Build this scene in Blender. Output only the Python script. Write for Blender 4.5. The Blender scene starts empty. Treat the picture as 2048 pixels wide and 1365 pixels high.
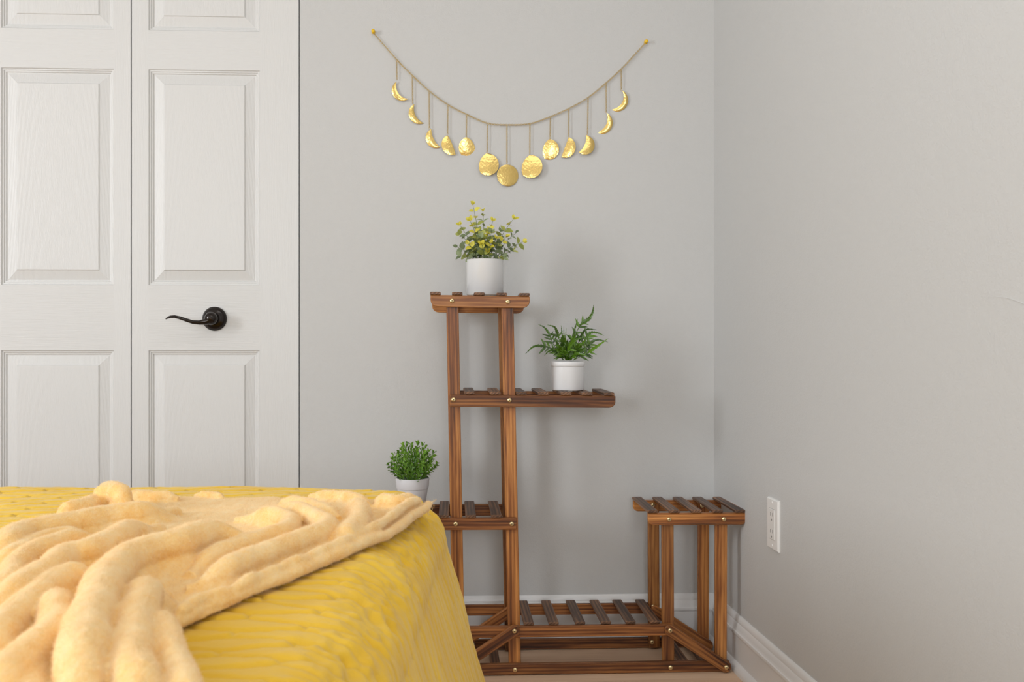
import bpy, bmesh, math, random
import numpy as np
from mathutils import Vector, Matrix, noise

random.seed(7)
C = bpy.context.scene.collection
SC = bpy.context.scene

# ------------------------------------------------------------------ camera
F = 1991.0            # focal length in pixels of a 2048 wide frame
HC = 0.81             # camera height
cam_d = bpy.data.cameras.new('camera')
cam = bpy.data.objects.new('camera', cam_d)
C.objects.link(cam)
cam.location = (0, 0, HC)
cam.rotation_euler = (math.pi / 2, 0, 0)
cam_d.sensor_width = 36.0
cam_d.lens = F / 2048 * 36.0
cam_d.clip_start = 0.02
cam_d.dof.use_dof = True
cam_d.dof.focus_distance = 2.45
cam_d.dof.aperture_fstop = 12.0
SC.camera = cam

# ------------------------------------------------------------------ world, lights, exposure
w = bpy.data.worlds.new('sky')
SC.world = w
w.use_nodes = True
w.node_tree.nodes['Background'].inputs[0].default_value = (0.75, 0.85, 1.0, 1)
w.node_tree.nodes['Background'].inputs[1].default_value = 0.6


def area(name, loc, target, sx, sy, power, col):
    d = bpy.data.lights.new(name, 'AREA')
    d.shape = 'RECTANGLE'
    d.size, d.size_y = sx, sy
    d.energy = power
    d.color = col
    o = bpy.data.objects.new(name, d)
    C.objects.link(o)
    o.location = loc
    o.rotation_euler = (Vector(target) - Vector(loc)).to_track_quat('-Z', 'Y').to_euler()
    return o


DAY = (0.94, 0.975, 1.0)
area('daylight_left_window', (-3.52, 0.0, 1.55), (0, 0.0, 1.55), 0.8, 1.55, 76, DAY)
area('daylight_rear_window', (-1.9, -3.5, 1.4), (-1.9, 0, 1.4), 0.65, 1.2, 38, DAY)
area('fill_rear_right', (0.35, -3.5, 1.4), (0.35, 0, 1.4), 0.8, 1.2, 34, DAY)  # added fill from behind right, brightens the quilt's hanging side
area('overhead_fill', (0.05, 0.75, 2.42), (0.05, 0.75, 0), 1.2, 1.2, 9, (0.98, 0.99, 1.0))  # added soft overhead fill for floor and bed, no known fixture

SC.view_settings.view_transform = 'Standard'
SC.view_settings.look = 'None'
SC.view_settings.gamma = 1.0
SC.view_settings.use_curve_mapping = False
SC.view_settings.exposure = -0.02


# ------------------------------------------------------------------ helpers
def s2l(c):
    return c / 12.92 if c <= 0.04045 else ((c + 0.055) / 1.055) ** 2.4


def rgb(r, g, b):
    return (s2l(r / 255), s2l(g / 255), s2l(b / 255), 1)


def P(px, py, Y):
    """the point at distance Y along the view axis that was measured at (px, py)"""
    return Vector(((px - 1024) / F * Y, Y, HC - (py - 682.5) / F * Y))


class Plane:
    """upright plane Y = a + m X, d metres behind its face"""
    def __init__(s, a, m):
        s.a, s.m = a, m
        n = math.hypot(1, m)
        s.n = n
        s.ex = Vector((1 / n, m / n, 0))
        s.ey = Vector((-m / n, 1 / n, 0))

    def at(s, px, py, d=0.0):
        u = (px - 1024) / F
        Y = (s.a + d * s.n) / (1 - s.m * u)
        return P(px, py, Y)

    def loc(s, x, d=0, z=0):
        o = Vector((0, s.a, 0))
        return o + s.ex * x + s.ey * d + Vector((0, 0, z))

    def frame(s):
        """matrix: local x along the plane, y into it, z up; origin at X = 0"""
        return Matrix.Translation((0, s.a, 0)) @ Matrix((
            (s.ex.x, s.ey.x, 0, 0), (s.ex.y, s.ey.y, 0, 0), (0, 0, 1, 0), (0, 0, 0, 1)))

    def sx(s, px, py=682.5, d=0.0):
        return (s.at(px, py, d) - Vector((0, s.a, 0))).dot(s.ex)


class MB:
    def __init__(s):
        s.v, s.f, s.m = [], [], []

    def add(s, verts, faces, mi=0):
        b = len(s.v)
        s.v += [tuple(v) for v in verts]
        s.f += [tuple(i + b for i in f) for f in faces]
        s.m += [mi] * len(faces)

    def box(s, x0, x1, y0, y1, z0, z1, mi=0):
        v = [(x, y, z) for x in (x0, x1) for y in (y0, y1) for z in (z0, z1)]
        f = [(0, 1, 3, 2), (4, 6, 7, 5), (0, 4, 5, 1), (2, 3, 7, 6), (0, 2, 6, 4), (1, 5, 7, 3)]
        s.add(v, f, mi)

    def lathe(s, prof, n=32, mi=0, origin=(0, 0, 0), axis='Z', cap=False):
        vs, fs = [], []
        ox, oy, oz = origin
        for r, h in prof:
            for k in range(n):
                a = 2 * math.pi * k / n
                p = (r * math.cos(a), r * math.sin(a), h)
                if axis == '-Y':
                    p = (p[0], -p[2], p[1])
                vs.append((p[0] + ox, p[1] + oy, p[2] + oz))
        for i in range(len(prof) - 1):
            for k in range(n):
                a, b = i * n + k, i * n + (k + 1) % n
                fs.append((a, b, b + n, a + n))
        if cap:
            fs.append(tuple(range(n))[::-1])
            fs.append(tuple(range((len(prof) - 1) * n, len(prof) * n)))
        s.add(vs, fs, mi)

    def tube(s, pts, rad, n=6, mi=0, flat=1.0):
        pts = [Vector(p) for p in pts]
        if not hasattr(rad, '__len__'):
            rad = [rad] * len(pts)
        vs, fs = [], []
        up = None
        for i, p in enumerate(pts):
            t = (pts[min(i + 1, len(pts) - 1)] - pts[max(i - 1, 0)]).normalized()
            if up is None:
                up = Vector((0, 1, 0)) if abs(t.y) < 0.9 else Vector((0, 0, 1))
            x = t.cross(up).normalized()
            up = x.cross(t).normalized()
            for k in range(n):
                a = 2 * math.pi * k / n
                vs.append(p + (x * math.cos(a) + up * math.sin(a) * flat) * rad[i])
        for i in range(len(pts) - 1):
            for k in range(n):
                a, b = i * n + k, i * n + (k + 1) % n
                fs.append((a, b, b + n, a + n))
        fs.append(tuple(range(n))[::-1])
        fs.append(tuple(range((len(pts) - 1) * n, len(pts) * n)))
        s.add(vs, fs, mi)

    def mesh(s, name, mats, smooth=False):
        me = bpy.data.meshes.new(name)
        me.from_pydata(s.v, [], s.f)
        if not isinstance(mats, (list, tuple)):
            mats = [mats]
        for m in mats:
            me.materials.append(m)
        me.polygons.foreach_set('material_index', s.m)
        if smooth:
            me.polygons.foreach_set('use_smooth', [True] * len(me.polygons))
        me.update()
        return me

    def build(s, name, mats, parent=None, smooth=False, M=None, fix=True):
        me = s.mesh(name, mats, smooth)
        if fix:
            bm = bmesh.new()
            bm.from_mesh(me)
            bmesh.ops.recalc_face_normals(bm, faces=bm.faces)
            bm.to_mesh(me)
            bm.free()
        return link(name, me, parent, M)


def link(name, me, parent=None, M=None):
    o = bpy.data.objects.new(name, me)
    C.objects.link(o)
    if M is None:
        M = Matrix.Identity(4)
    if parent is not None:
        o.parent = parent
        o.matrix_basis = WORLD[parent.name].inverted() @ M
    else:
        o.matrix_basis = M
    WORLD[o.name] = M
    return o


WORLD = {}


def thing(name, label, cat, loc, group=None):
    o = bpy.data.objects.new(name, None)
    C.objects.link(o)
    o.location = loc
    WORLD[o.name] = Matrix.Translation(loc)
    o['label'] = label
    o['category'] = cat
    if group:
        o['group'] = group
    o.empty_display_size = 0.05
    return o


def tag(o, label, cat, group=None):
    o['label'] = label
    o['category'] = cat
    if group:
        o['group'] = group
    return o


def struct(o):
    o['kind'] = 'structure'
    return o


def smooth_angle(o, deg=35):
    me = o.data
    me.polygons.foreach_set('use_smooth', [True] * len(me.polygons))
    try:
        me.set_sharp_from_angle(angle=math.radians(deg))
    except Exception:
        pass


# ------------------------------------------------------------------ materials
class NT:
    def __init__(s, name):
        s.mat = bpy.data.materials.new(name)
        s.mat.use_nodes = True
        s.t = s.mat.node_tree
        s.b = s.t.nodes['Principled BSDF']

    def n(s, typ, **kw):
        nd = s.t.nodes.new(typ)
        for k, v in kw.items():
            if k.startswith('i_'):
                nd.inputs[int(k[2:]) if k[2:].isdigit() else k[2:].replace('_', ' ')].default_value = v
            else:
                setattr(nd, k, v)
        return nd

    def l(s, a, b):
        s.t.links.new(a, b)

    def ramp(s, fac, stops):
        r = s.n('ShaderNodeValToRGB')
        e = r.color_ramp.elements
        while len(e) < len(stops):
            e.new(0.5)
        for el, (p, c) in zip(e, stops):
            el.position = p
            el.color = c
        s.l(fac, r.inputs[0])
        return r.outputs[0]

    def coords(s, scale, kind='Object', rnd=False):
        tc = s.n('ShaderNodeTexCoord')
        out = tc.outputs[kind]
        if rnd:
            oi = s.n('ShaderNodeObjectInfo')
            mu = s.n('ShaderNodeMath', operation='MULTIPLY', i_1=37.0)
            s.l(oi.outputs['Random'], mu.inputs[0])
            va = s.n('ShaderNodeVectorMath', operation='ADD')
            s.l(out, va.inputs[0])
            s.l(mu.outputs[0], va.inputs[1])
            out = va.outputs[0]
        vm = s.n('ShaderNodeVectorMath', operation='MULTIPLY')
        vm.inputs[1].default_value = scale
        s.l(out, vm.inputs[0])
        return vm.outputs[0]

    def noise(s, vec, scale=1.0, detail=4, rough=0.5, dist=0.0):
        nd = s.n('ShaderNodeTexNoise')
        nd.inputs['Scale'].default_value = scale
        nd.inputs['Detail'].default_value = detail
        nd.inputs['Roughness'].default_value = rough
        nd.inputs['Distortion'].default_value = dist
        s.l(vec, nd.inputs['Vector'])
        return nd.outputs['Fac']

    def bump(s, h, strength, dist):
        b = s.n('ShaderNodeBump')
        b.inputs['Strength'].default_value = strength
        b.inputs['Distance'].default_value = dist
        s.l(h, b.inputs['Height'])
        s.l(b.outputs[0], s.b.inputs['Normal'])
        return b

    def math(s, op, a, b):
        m = s.n('ShaderNodeMath', operation=op)
        for i, x in enumerate((a, b)):
            if isinstance(x, (int, float)):
                m.inputs[i].default_value = x
            else:
                s.l(x, m.inputs[i])
        return m.outputs[0]

    def mix(s, fac, a, b, blend='MIX'):
        m = s.n('ShaderNodeMix', data_type='RGBA', blend_type=blend)
        for idx, x in ((0, fac), (6, a), (7, b)):
            if isinstance(x, (int, float, tuple)):
                m.inputs[idx].default_value = x
            else:
                s.l(x, m.inputs[idx])
        return m.outputs[2]


def plain(name, col, rough=0.5, metal=0.0, spec=0.5, coat=0.0):
    m = NT(name)
    m.b.inputs['Base Color'].default_value = col
    m.b.inputs['Roughness'].default_value = rough
    m.b.inputs['Metallic'].default_value = metal
    m.b.inputs['Specular IOR Level'].default_value = spec
    m.b.inputs['Coat Weight'].default_value = coat
    return m


def wall_paint(name, col):
    m = plain(name, col, 0.62, 0, 0.35)
    v = m.coords((1, 1, 1))
    n1 = m.noise(v, 260, 3, 0.6)
    n2 = m.noise(v, 60, 2, 0.5)
    h = m.math('ADD', n1, n2)
    m.bump(h, 0.35, 0.0018)
    return m.mat


def door_paint(name, scale, cathedral=False):
    m = plain(name, rgb(213, 213, 212), 0.36, 0, 0.5)
    v = m.coords(scale)
    n1 = m.noise(v, 1.0, 3, 0.55, 0.2)
    if cathedral:
        # nested arches of grain around the panel's middle
        tc = m.n('ShaderNodeTexCoord')
        sp = m.n('ShaderNodeSeparateXYZ')
        m.l(tc.outputs['Object'], sp.inputs[0])
        x2 = m.math('POWER', m.math('MULTIPLY', sp.outputs['X'], 11.0), 2.0)
        nz = m.noise(m.coords((5, 5, 1.5)), 1.0, 2, 0.5)
        g = m.math('ADD', m.math('ADD', m.math('MULTIPLY', sp.outputs['Z'], 3.0), x2), m.math('MULTIPLY', nz, 1.1))
        sn = m.math('SINE', m.math('MULTIPLY', g, 26.0), 0.0)
        ns = m.noise(m.coords((420, 420, 55)), 1.0, 2, 0.6)
        h = m.math('ADD', m.math('MULTIPLY', sn, 0.16), m.math('MULTIPLY', ns, 0.85))
        m.bump(h, 0.5, 0.0011)
    else:
        m.bump(n1, 0.55, 0.0011)
    return m.mat


M_wall = wall_paint('grey_wall_paint', rgb(199, 199, 198))
M_ceil = wall_paint('ceiling_white', rgb(222, 222, 221))
M_trim = plain('trim_white', rgb(228, 228, 228), 0.32).mat
M_door_v = door_paint('door_paint_vertical', (480, 480, 16))
M_door_h = door_paint('door_paint_horizontal', (16, 480, 480))
M_door_c = door_paint('door_paint_cathedral', (300, 300, 14), True)


def wood(name, dark, mid, light, spec=0.35, rough=0.5, contrast=1.0):
    m = plain(name, mid, rough, 0, spec)
    tc = m.coords((2.2, 34, 34), rnd=True)
    wob = m.noise(tc, 1.0, 3, 0.6, 0.6)
    # growth rings: bands across the board, diagonal through its thickness
    tcr = m.coords((1, 1, 1), rnd=True)
    sp = m.n('ShaderNodeSeparateXYZ')
    m.l(tcr, sp.inputs[0])
    yz = m.math('ADD', m.math('MULTIPLY', sp.outputs['Y'], 210.0), m.math('MULTIPLY', sp.outputs['Z'], 260.0))
    lo = m.noise(m.coords((1.6, 16, 16), rnd=True), 1.0, 2, 0.5, 0.3)
    ring = m.math('SINE', m.math('ADD', m.math('MULTIPLY', yz, 3.4), m.math('MULTIPLY', lo, 11.0)), 0.0)
    ring = m.math('MULTIPLY', ring, 0.17 * contrast)
    fib = m.noise(m.coords((14, 520, 520), rnd=True), 1.0, 2, 0.6)
    fac = m.math('ADD', m.math('ADD', m.math('MULTIPLY', wob, 1.12), ring), m.math('MULTIPLY', m.math('SUBTRACT', fib, 0.5), 0.30))
    col = m.ramp(fac, [(0.30, dark), (0.52, mid), (0.78, light)])
    oi = m.n('ShaderNodeObjectInfo')
    hv = m.n('ShaderNodeHueSaturation')
    mr = m.n('ShaderNodeMapRange')
    mr.inputs['To Min'].default_value = 0.72
    mr.inputs['To Max'].default_value = 1.2
    m.l(oi.outputs['Random'], mr.inputs[0])
    m.l(mr.outputs[0], hv.inputs['Value'])
    m.l(col, hv.inputs['Color'])
    # edges rubbed through the char
    bv = m.n('ShaderNodeBevel', samples=4)
    bv.inputs['Radius'].default_value = 0.0026
    ge = m.n('ShaderNodeNewGeometry')
    dt = m.n('ShaderNodeVectorMath', operation='DOT_PRODUCT')
    m.l(bv.outputs[0], dt.inputs[0])
    m.l(ge.outputs['Normal'], dt.inputs[1])
    em = m.n('ShaderNodeMapRange')
    em.inputs['From Min'].default_value = 0.995
    em.inputs['From Max'].default_value = 0.90
    m.l(dt.outputs['Value'], em.inputs[0])
    wn = m.noise(m.coords((40, 160, 160), rnd=True), 1.0, 2, 0.6)
    ef = m.math('MULTIPLY', em.outputs[0], m.math('MULTIPLY', wn, 1.15))
    m.l(m.mix(ef, hv.outputs[0], light), m.b.inputs['Base Color'])
    m.bump(m.math('ADD', fib, ring), 0.35, 0.0006)
    return m.mat


M_post = wood('charred_pine_post', rgb(58, 29, 13), rgb(136, 80, 36), rgb(200, 138, 74), 0.45, 0.4, 0.32)
M_rail = wood('charred_pine_rail', rgb(46, 24, 12), rgb(106, 60, 29), rgb(174, 114, 60), 0.4, 0.45, 0.45)
M_slat = wood('charred_pine_slat', rgb(40, 27, 20), rgb(86, 60, 45), rgb(146, 106, 76), 0.4, 0.45, 0.6)

M_bolt = plain('brass_bolt', (0.80, 0.64, 0.36, 1), 0.28, 1.0).mat
M_bolt_in = plain('bolt_recess', (0.20, 0.15, 0.08, 1), 0.5, 0.8).mat
M_bronze = plain('oil_rubbed_bronze', (0.018, 0.013, 0.011, 1), 0.16, 0.5, 0.6).mat
M_pot_gloss = plain('glossy_white_ceramic', rgb(222, 223, 224), 0.09, 0, 0.6, 0.4).mat
M_pot_satin = plain('satin_white_ceramic', rgb(224, 224, 225), 0.38).mat
M_pot_matte = plain('matte_pale_plastic', rgb(214, 213, 217), 0.55, 0, 0.4).mat
M_soil = plain('dark_filler', rgb(38, 34, 28), 0.9).mat
M_plate = plain('outlet_white', rgb(232, 231, 229), 0.3).mat
M_hole = plain('outlet_slot_grey', rgb(128, 125, 122), 0.6).mat
M_pin = plain('yellow_pin_plastic', rgb(235, 190, 20), 0.3).mat


def leaf_mat(name, a, b, rough=0.42, trans=0.25):
    m = plain(name, a, rough, 0, 0.5)
    oi = m.n('ShaderNodeObjectInfo')
    v = m.coords((60, 60, 60), rnd=True)
    f = m.noise(v, 1.0, 2, 0.5)
    f2 = m.math('ADD', m.math('MULTIPLY', f, 0.7), m.math('MULTIPLY', oi.outputs['Random'], 0.4))
    m.l(m.ramp(f2, [(0.25, a), (0.8, b)]), m.b.inputs['Base Color'])
    tr = m.n('ShaderNodeBsdfTranslucent')
    tr.inputs[0].default_value = b
    mx = m.n('ShaderNodeMixShader')
    mx.inputs[0].default_value = trans
    m.l(m.b.outputs[0], mx.inputs[1])
    m.l(tr.outputs[0], mx.inputs[2])
    m.l(mx.outputs[0], m.t.nodes['Material Output'].inputs[0])
    return m.mat


M_leaf_green = leaf_mat('leaf_grey_green', rgb(82, 98, 66), rgb(158, 172, 128))
M_leaf_mix = leaf_mat('leaf_yellow_green', rgb(124, 138, 66), rgb(190, 194, 104))
M_leaf_yellow = leaf_mat('leaf_yellow', rgb(200, 188, 40), rgb(236, 228, 110), 0.42, 0.15)
M_stem = leaf_mat('stem_green', rgb(84, 100, 50), rgb(130, 148, 84))
M_fern = leaf_mat('fern_green', rgb(10, 40, 6), rgb(98, 140, 30), 0.32, 0.10)
M_box = leaf_mat('boxwood_green', rgb(32, 82, 18), rgb(136, 182, 62), 0.33, 0.15)

m = plain('hammered_gold', (0.68, 0.49, 0.17, 1), 0.22, 1.0)
vv = m.n('ShaderNodeTexVoronoi', feature='SMOOTH_F1')
vv.inputs['Scale'].default_value = 230
m.l(m.coords((1, 1, 1)), vv.inputs['Vector'])
m.bump(vv.outputs['Distance'], 0.25, 0.0011)
M_gold = m.mat
M_chain = plain('gold_chain', (0.70, 0.52, 0.22, 1), 0.33, 1.0).mat

m = plain('floor_plank_wood', rgb(170, 140, 115), 0.5, 0, 0.35)
v = m.coords((1.6, 22, 22), rnd=True)
a = m.noise(v, 1.0, 4, 0.6, 0.5)
b = m.noise(m.coords((9, 260, 60), rnd=True), 1.0, 2, 0.6)
f = m.math('ADD', m.math('MULTIPLY', a, 0.75), m.math('MULTIPLY', b, 0.3))
m.l(m.ramp(f, [(0.3, rgb(194, 160, 132)), (0.55, rgb(219, 187, 158)), (0.75, rgb(231, 204, 178))]), m.b.inputs['Base Color'])
m.bump(b, 0.2, 0.0005)
M_floor = m.mat
M_sub = plain('subfloor', rgb(90, 76, 64), 0.9).mat

m = plain('yellow_quilt_cotton', rgb(226, 186, 62), 0.72, 0, 0.25)
v = m.coords((1, 1, 1))
a = m.noise(v, 9, 3, 0.5)
m.l(m.ramp(a, [(0.3, rgb(224, 178, 38)), (0.7, rgb(236, 194, 58))]), m.b.inputs['Base Color'])
m.b.inputs['Sheen Weight'].default_value = 0.25
m.b.inputs['Sheen Roughness'].default_value = 0.5
m.bump(m.math('ADD', m.noise(v, 420, 2, 0.6), m.noise(v, 90, 3, 0.6)), 0.35, 0.0016)
M_quilt = m.mat

m = plain('peach_fleece', rgb(246, 205, 148), 0.9, 0, 0.1)
v = m.coords((1, 1, 1))
a = m.math('ADD', m.math('MULTIPLY', m.noise(m.coords((60, 22, 40)), 1.0, 4, 0.7), 0.7), m.math('MULTIPLY', m.noise(v, 420, 3, 0.7), 0.3))
m.l(m.ramp(a, [(0.30, rgb(243, 188, 104)), (0.5, rgb(251, 210, 140)), (0.70, rgb(255, 228, 176))]), m.b.inputs['Base Color'])
m.b.inputs['Sheen Weight'].default_value = 0.45
m.b.inputs['Sheen Roughness'].default_value = 0.45
m.b.inputs['Sheen Tint'].default_value = (1.0, 0.93, 0.82, 1)
m.b.inputs['Subsurface Weight'].default_value = 0.08
m.b.inputs['Subsurface Radius'].default_value = (0.02, 0.009, 0.004)
m.b.inputs['Subsurface Scale'].default_value = 0.4
m.bump(m.math('ADD', m.noise(v, 650, 2, 0.7), m.noise(v, 190, 3, 0.7)), 0.45, 0.0022)
M_fleece = m.mat
M_mattress = plain('mattress_ticking', rgb(225, 222, 214), 0.8).mat

# ------------------------------------------------------------------ room shell
WB = Plane(2.672, 0.050)                      # back wall face
corner_x = WB.sx(1428)                        # along the back wall
CR = WB.at(1428, 682.5)                       # the corner
CR.z = 0
RM = -0.090                                   # right wall: dX/dY
rn = math.hypot(1, RM)
er = Vector((-RM / rn, -1 / rn, 0))           # along the right wall towards the viewer
en = Vector((1 / rn, -RM / rn, 0)) * 1.0      # outwards
en = Vector((-er.y, er.x, 0))
if en.x < 0:
    en = -en
MR = Matrix(((er.x, en.x, 0, CR.x), (er.y, en.y, 0, CR.y), (0, 0, 1, 0), (0, 0, 0, 1)))  # local x towards viewer, y outwards
MW = WB.frame()
H = 2.44
XL, YR = -3.6, -3.6
door_r = WB.sx(599.5)
door_w = 0.437
door_l = door_r - 2 * door_w - 0.010
door_top = 2.05
left_s = XL * 1.0

b = MB()
b.box(door_r, corner_x + 0.12, 0, 0.11, -0.02, H + 0.1)
b.box(left_s - 0.1, door_l, 0, 0.11, -0.02, H + 0.1)
b.box(door_l, door_r, 0, 0.11, door_top, H + 0.1)
struct(b.build('wall_back', M_wall, M=MW))
b = MB()
b.box(door_l - 0.3, door_r + 0.3, 0.6, 0.65, -0.02, H)
b.box(door_l - 0.35, door_l - 0.3, 0.11, 0.65, -0.02, H)
b.box(door_r + 0.3, door_r + 0.35, 0.11, 0.65, -0.02, H)
b.box(door_l - 0.35, door_r + 0.35, 0.11, 0.65, H, H + 0.05)
struct(b.build('wall_closet', M_wall, M=MW))

b = MB()
b.box(-0.11, 6.6, 0, 0.11, -0.02, H + 0.1)
wall_right = struct(b.build('wall_right', M_wall, M=MR))

# left and rear walls with daylight window openings; the rear right one is added
b = MB()
y0, y1, z0, z1 = -0.5, 0.5, 0.70, 2.40
b.box(XL - 0.12, XL, YR - 0.1, y0, -0.02, H + 0.1)
b.box(XL - 0.12, XL, y1, 2.65, -0.02, H + 0.1)
b.box(XL - 0.12, XL, y0, y1, -0.02, z0)
b.box(XL - 0.12, XL, y0, y1, z1, H + 0.1)
struct(b.build('wall_left', M_wall))
b = MB()
holes = ((-2.4, -1.4), (-0.10, 0.80))  # second opening is made up to go with the rear right fill
za_, zb_ = 0.73, 2.07
b.box(XL - 0.1, holes[0][0], YR - 0.12, YR, -0.02, H + 0.1)
b.box(holes[0][1], holes[1][0], YR - 0.12, YR, -0.02, H + 0.1)
b.box(holes[1][1], 1.5, YR - 0.12, YR, -0.02, H + 0.1)
for x0, x1 in holes:
    b.box(x0, x1, YR - 0.12, YR, -0.02, za_)
    b.box(x0, x1, YR - 0.12, YR, zb_, H + 0.1)
struct(b.build('wall_rear', M_wall))
b = MB()
for za, zb in ((z0, z0 + 0.05), (z1 - 0.05, z1), (1.53, 1.57)):
    b.box(XL - 0.09, XL - 0.04, y0, y1, za, zb)
for ya, yb in ((y0, y0 + 0.05), (y1 - 0.05, y1), (-0.02, 0.02)):
    b.box(XL - 0.09, XL - 0.04, ya, yb, z0, z1)
struct(b.build('window_1', M_trim))
for k_, (x0, x1) in enumerate(holes):
    b = MB()
    xm_ = (x0 + x1) / 2
    for za, zb in ((za_, za_ + 0.05), (zb_ - 0.05, zb_), (1.38, 1.42)):
        b.box(x0, x1, YR - 0.09, YR - 0.04, za, zb)
    for xa, xb in ((x0, x0 + 0.05), (x1 - 0.05, x1), (xm_ - 0.02, xm_ + 0.02)):
        b.box(xa, xb, YR - 0.09, YR - 0.04, za_, zb_)
    struct(b.build('window_%d' % (k_ + 2), M_trim))  # the last frame belongs to the added opening

b = MB()
b.box(XL - 0.1, 1.5, YR - 0.1, 3.5, H, H + 0.1)
struct(b.build('ceiling', M_ceil))
b = MB()
b.box(XL - 0.1, 1.5, YR - 0.1, 3.5, -0.08, -0.010)
floor = struct(b.build('floor', M_sub))

# floor planks, laid parallel to the back wall
pw, plen = 0.182, 1.22


def plank_mesh(L):
    bm = bmesh.new()
    bmesh.ops.create_cube(bm, size=1)
    bmesh.ops.scale(bm, vec=(L - 0.0012, pw - 0.0012, 0.0095), verts=bm.verts)
    top = [e for e in bm.edges if all(v.co.z > 0 for v in e.verts)]
    bmesh.ops.bevel(bm, geom=top, offset=0.0012, segments=1, affect='EDGES')
    me = bpy.data.meshes.new('floor_plank')
    bm.to_mesh(me)
    bm.free()
    me.materials.append(M_floor)
    return me


pm_full = plank_mesh(plen)
row = 0
yy = -0.03
while yy > -6.2:
    off = (row * 0.43 + 0.75) % plen
    s = corner_x + 0.02 - off + plen
    while s > -4.2:
        hi = min(s, corner_x + 0.05 - (yy * 0.09))
        lo = s - plen
        L = hi - lo
        if L > 0.05:
            me = pm_full if abs(L - plen) < 1e-4 else plank_mesh(L)
            link('floor_plank', me, floor, MW @ Matrix.Translation(((hi + lo) / 2, yy - pw / 2, -0.00475)))
        s -= plen
    yy -= pw
    row += 1

# baseboards with a shoe moulding: (out from wall, height)
prof = [(0.0, 0.0), (0.030, 0.0), (0.030, 0.006), (0.028, 0.012), (0.023, 0.018), (0.016, 0.021), (0.0155, 0.082),
        (0.0175, 0.084), (0.0185, 0.088), (0.0175, 0.092), (0.0150, 0.0935), (0.0125, 0.099), (0.0115, 0.106),
        (0.0085, 0.111), (0.0085, 0.1135), (0.0070, 0.119), (0.0050, 0.1245), (0.0025, 0.127), (0.0, 0.127)]


def baseboard(name, x0, x1, M, miter0=0, miter1=0):
    b = MB()
    n = len(prof)
    vs = [(x0 + miter0 * o, -o, z) for o, z in prof] + [(x1 + miter1 * o, -o, z) for o, z in prof]
    fs = [(i, (i + 1) % n, n + (i + 1) % n, n + i) for i in range(n)]
    fs += [tuple(range(n))[::-1], tuple(range(n, 2 * n))]
    b.add(vs, fs)
    o = b.build(name, M_trim, M=M)
    smooth_angle(o, 30)
    return struct(o)


baseboard('baseboard_back', door_r + 0.004, corner_x - 0.0005, MW)
baseboard('baseboard_right', 0.0005, 6.2, MR)

# faint crease in the paint of the right wall
b = MB()
pts = []
RW = lambda px, py: None


def right_at(px, py, d=0.0):
    """pixel -> point on the right wall face, d metres in front of it"""
    u = Vector(((px - 1024) / F, 1, -(py - 682.5) / F))
    o = Vector((0, 0, HC))
    c = CR - en * d
    t = (c - o).dot(en) / u.dot(en)
    return o + u * t


for px, py in ((1962, 595), (1985, 594.5), (2005, 595), (2016, 596.5), (2030, 601), (2048, 608), (2075, 622)):
    pts.append(right_at(px, py, 0.0001))
b.tube(pts, [0.0001, 0.0002, 0.0003, 0.0005, 0.0006, 0.0006, 0.0003], 6)
b.build('paint_crease', M_wall, wall_right)

# ------------------------------------------------------------------ bifold door leaves
DP = Plane(2.672 + 0.010, 0.050)


def zpx(py, px=410):
    return DP.at(px, py).z


panels_z = [(zpx(62), 1.96), (zpx(571), zpx(140)), (0.21, zpx(701))]
stile_out, stile_in = DP.sx(597) - DP.sx(519), DP.sx(301.5) - DP.sx(268)


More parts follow.
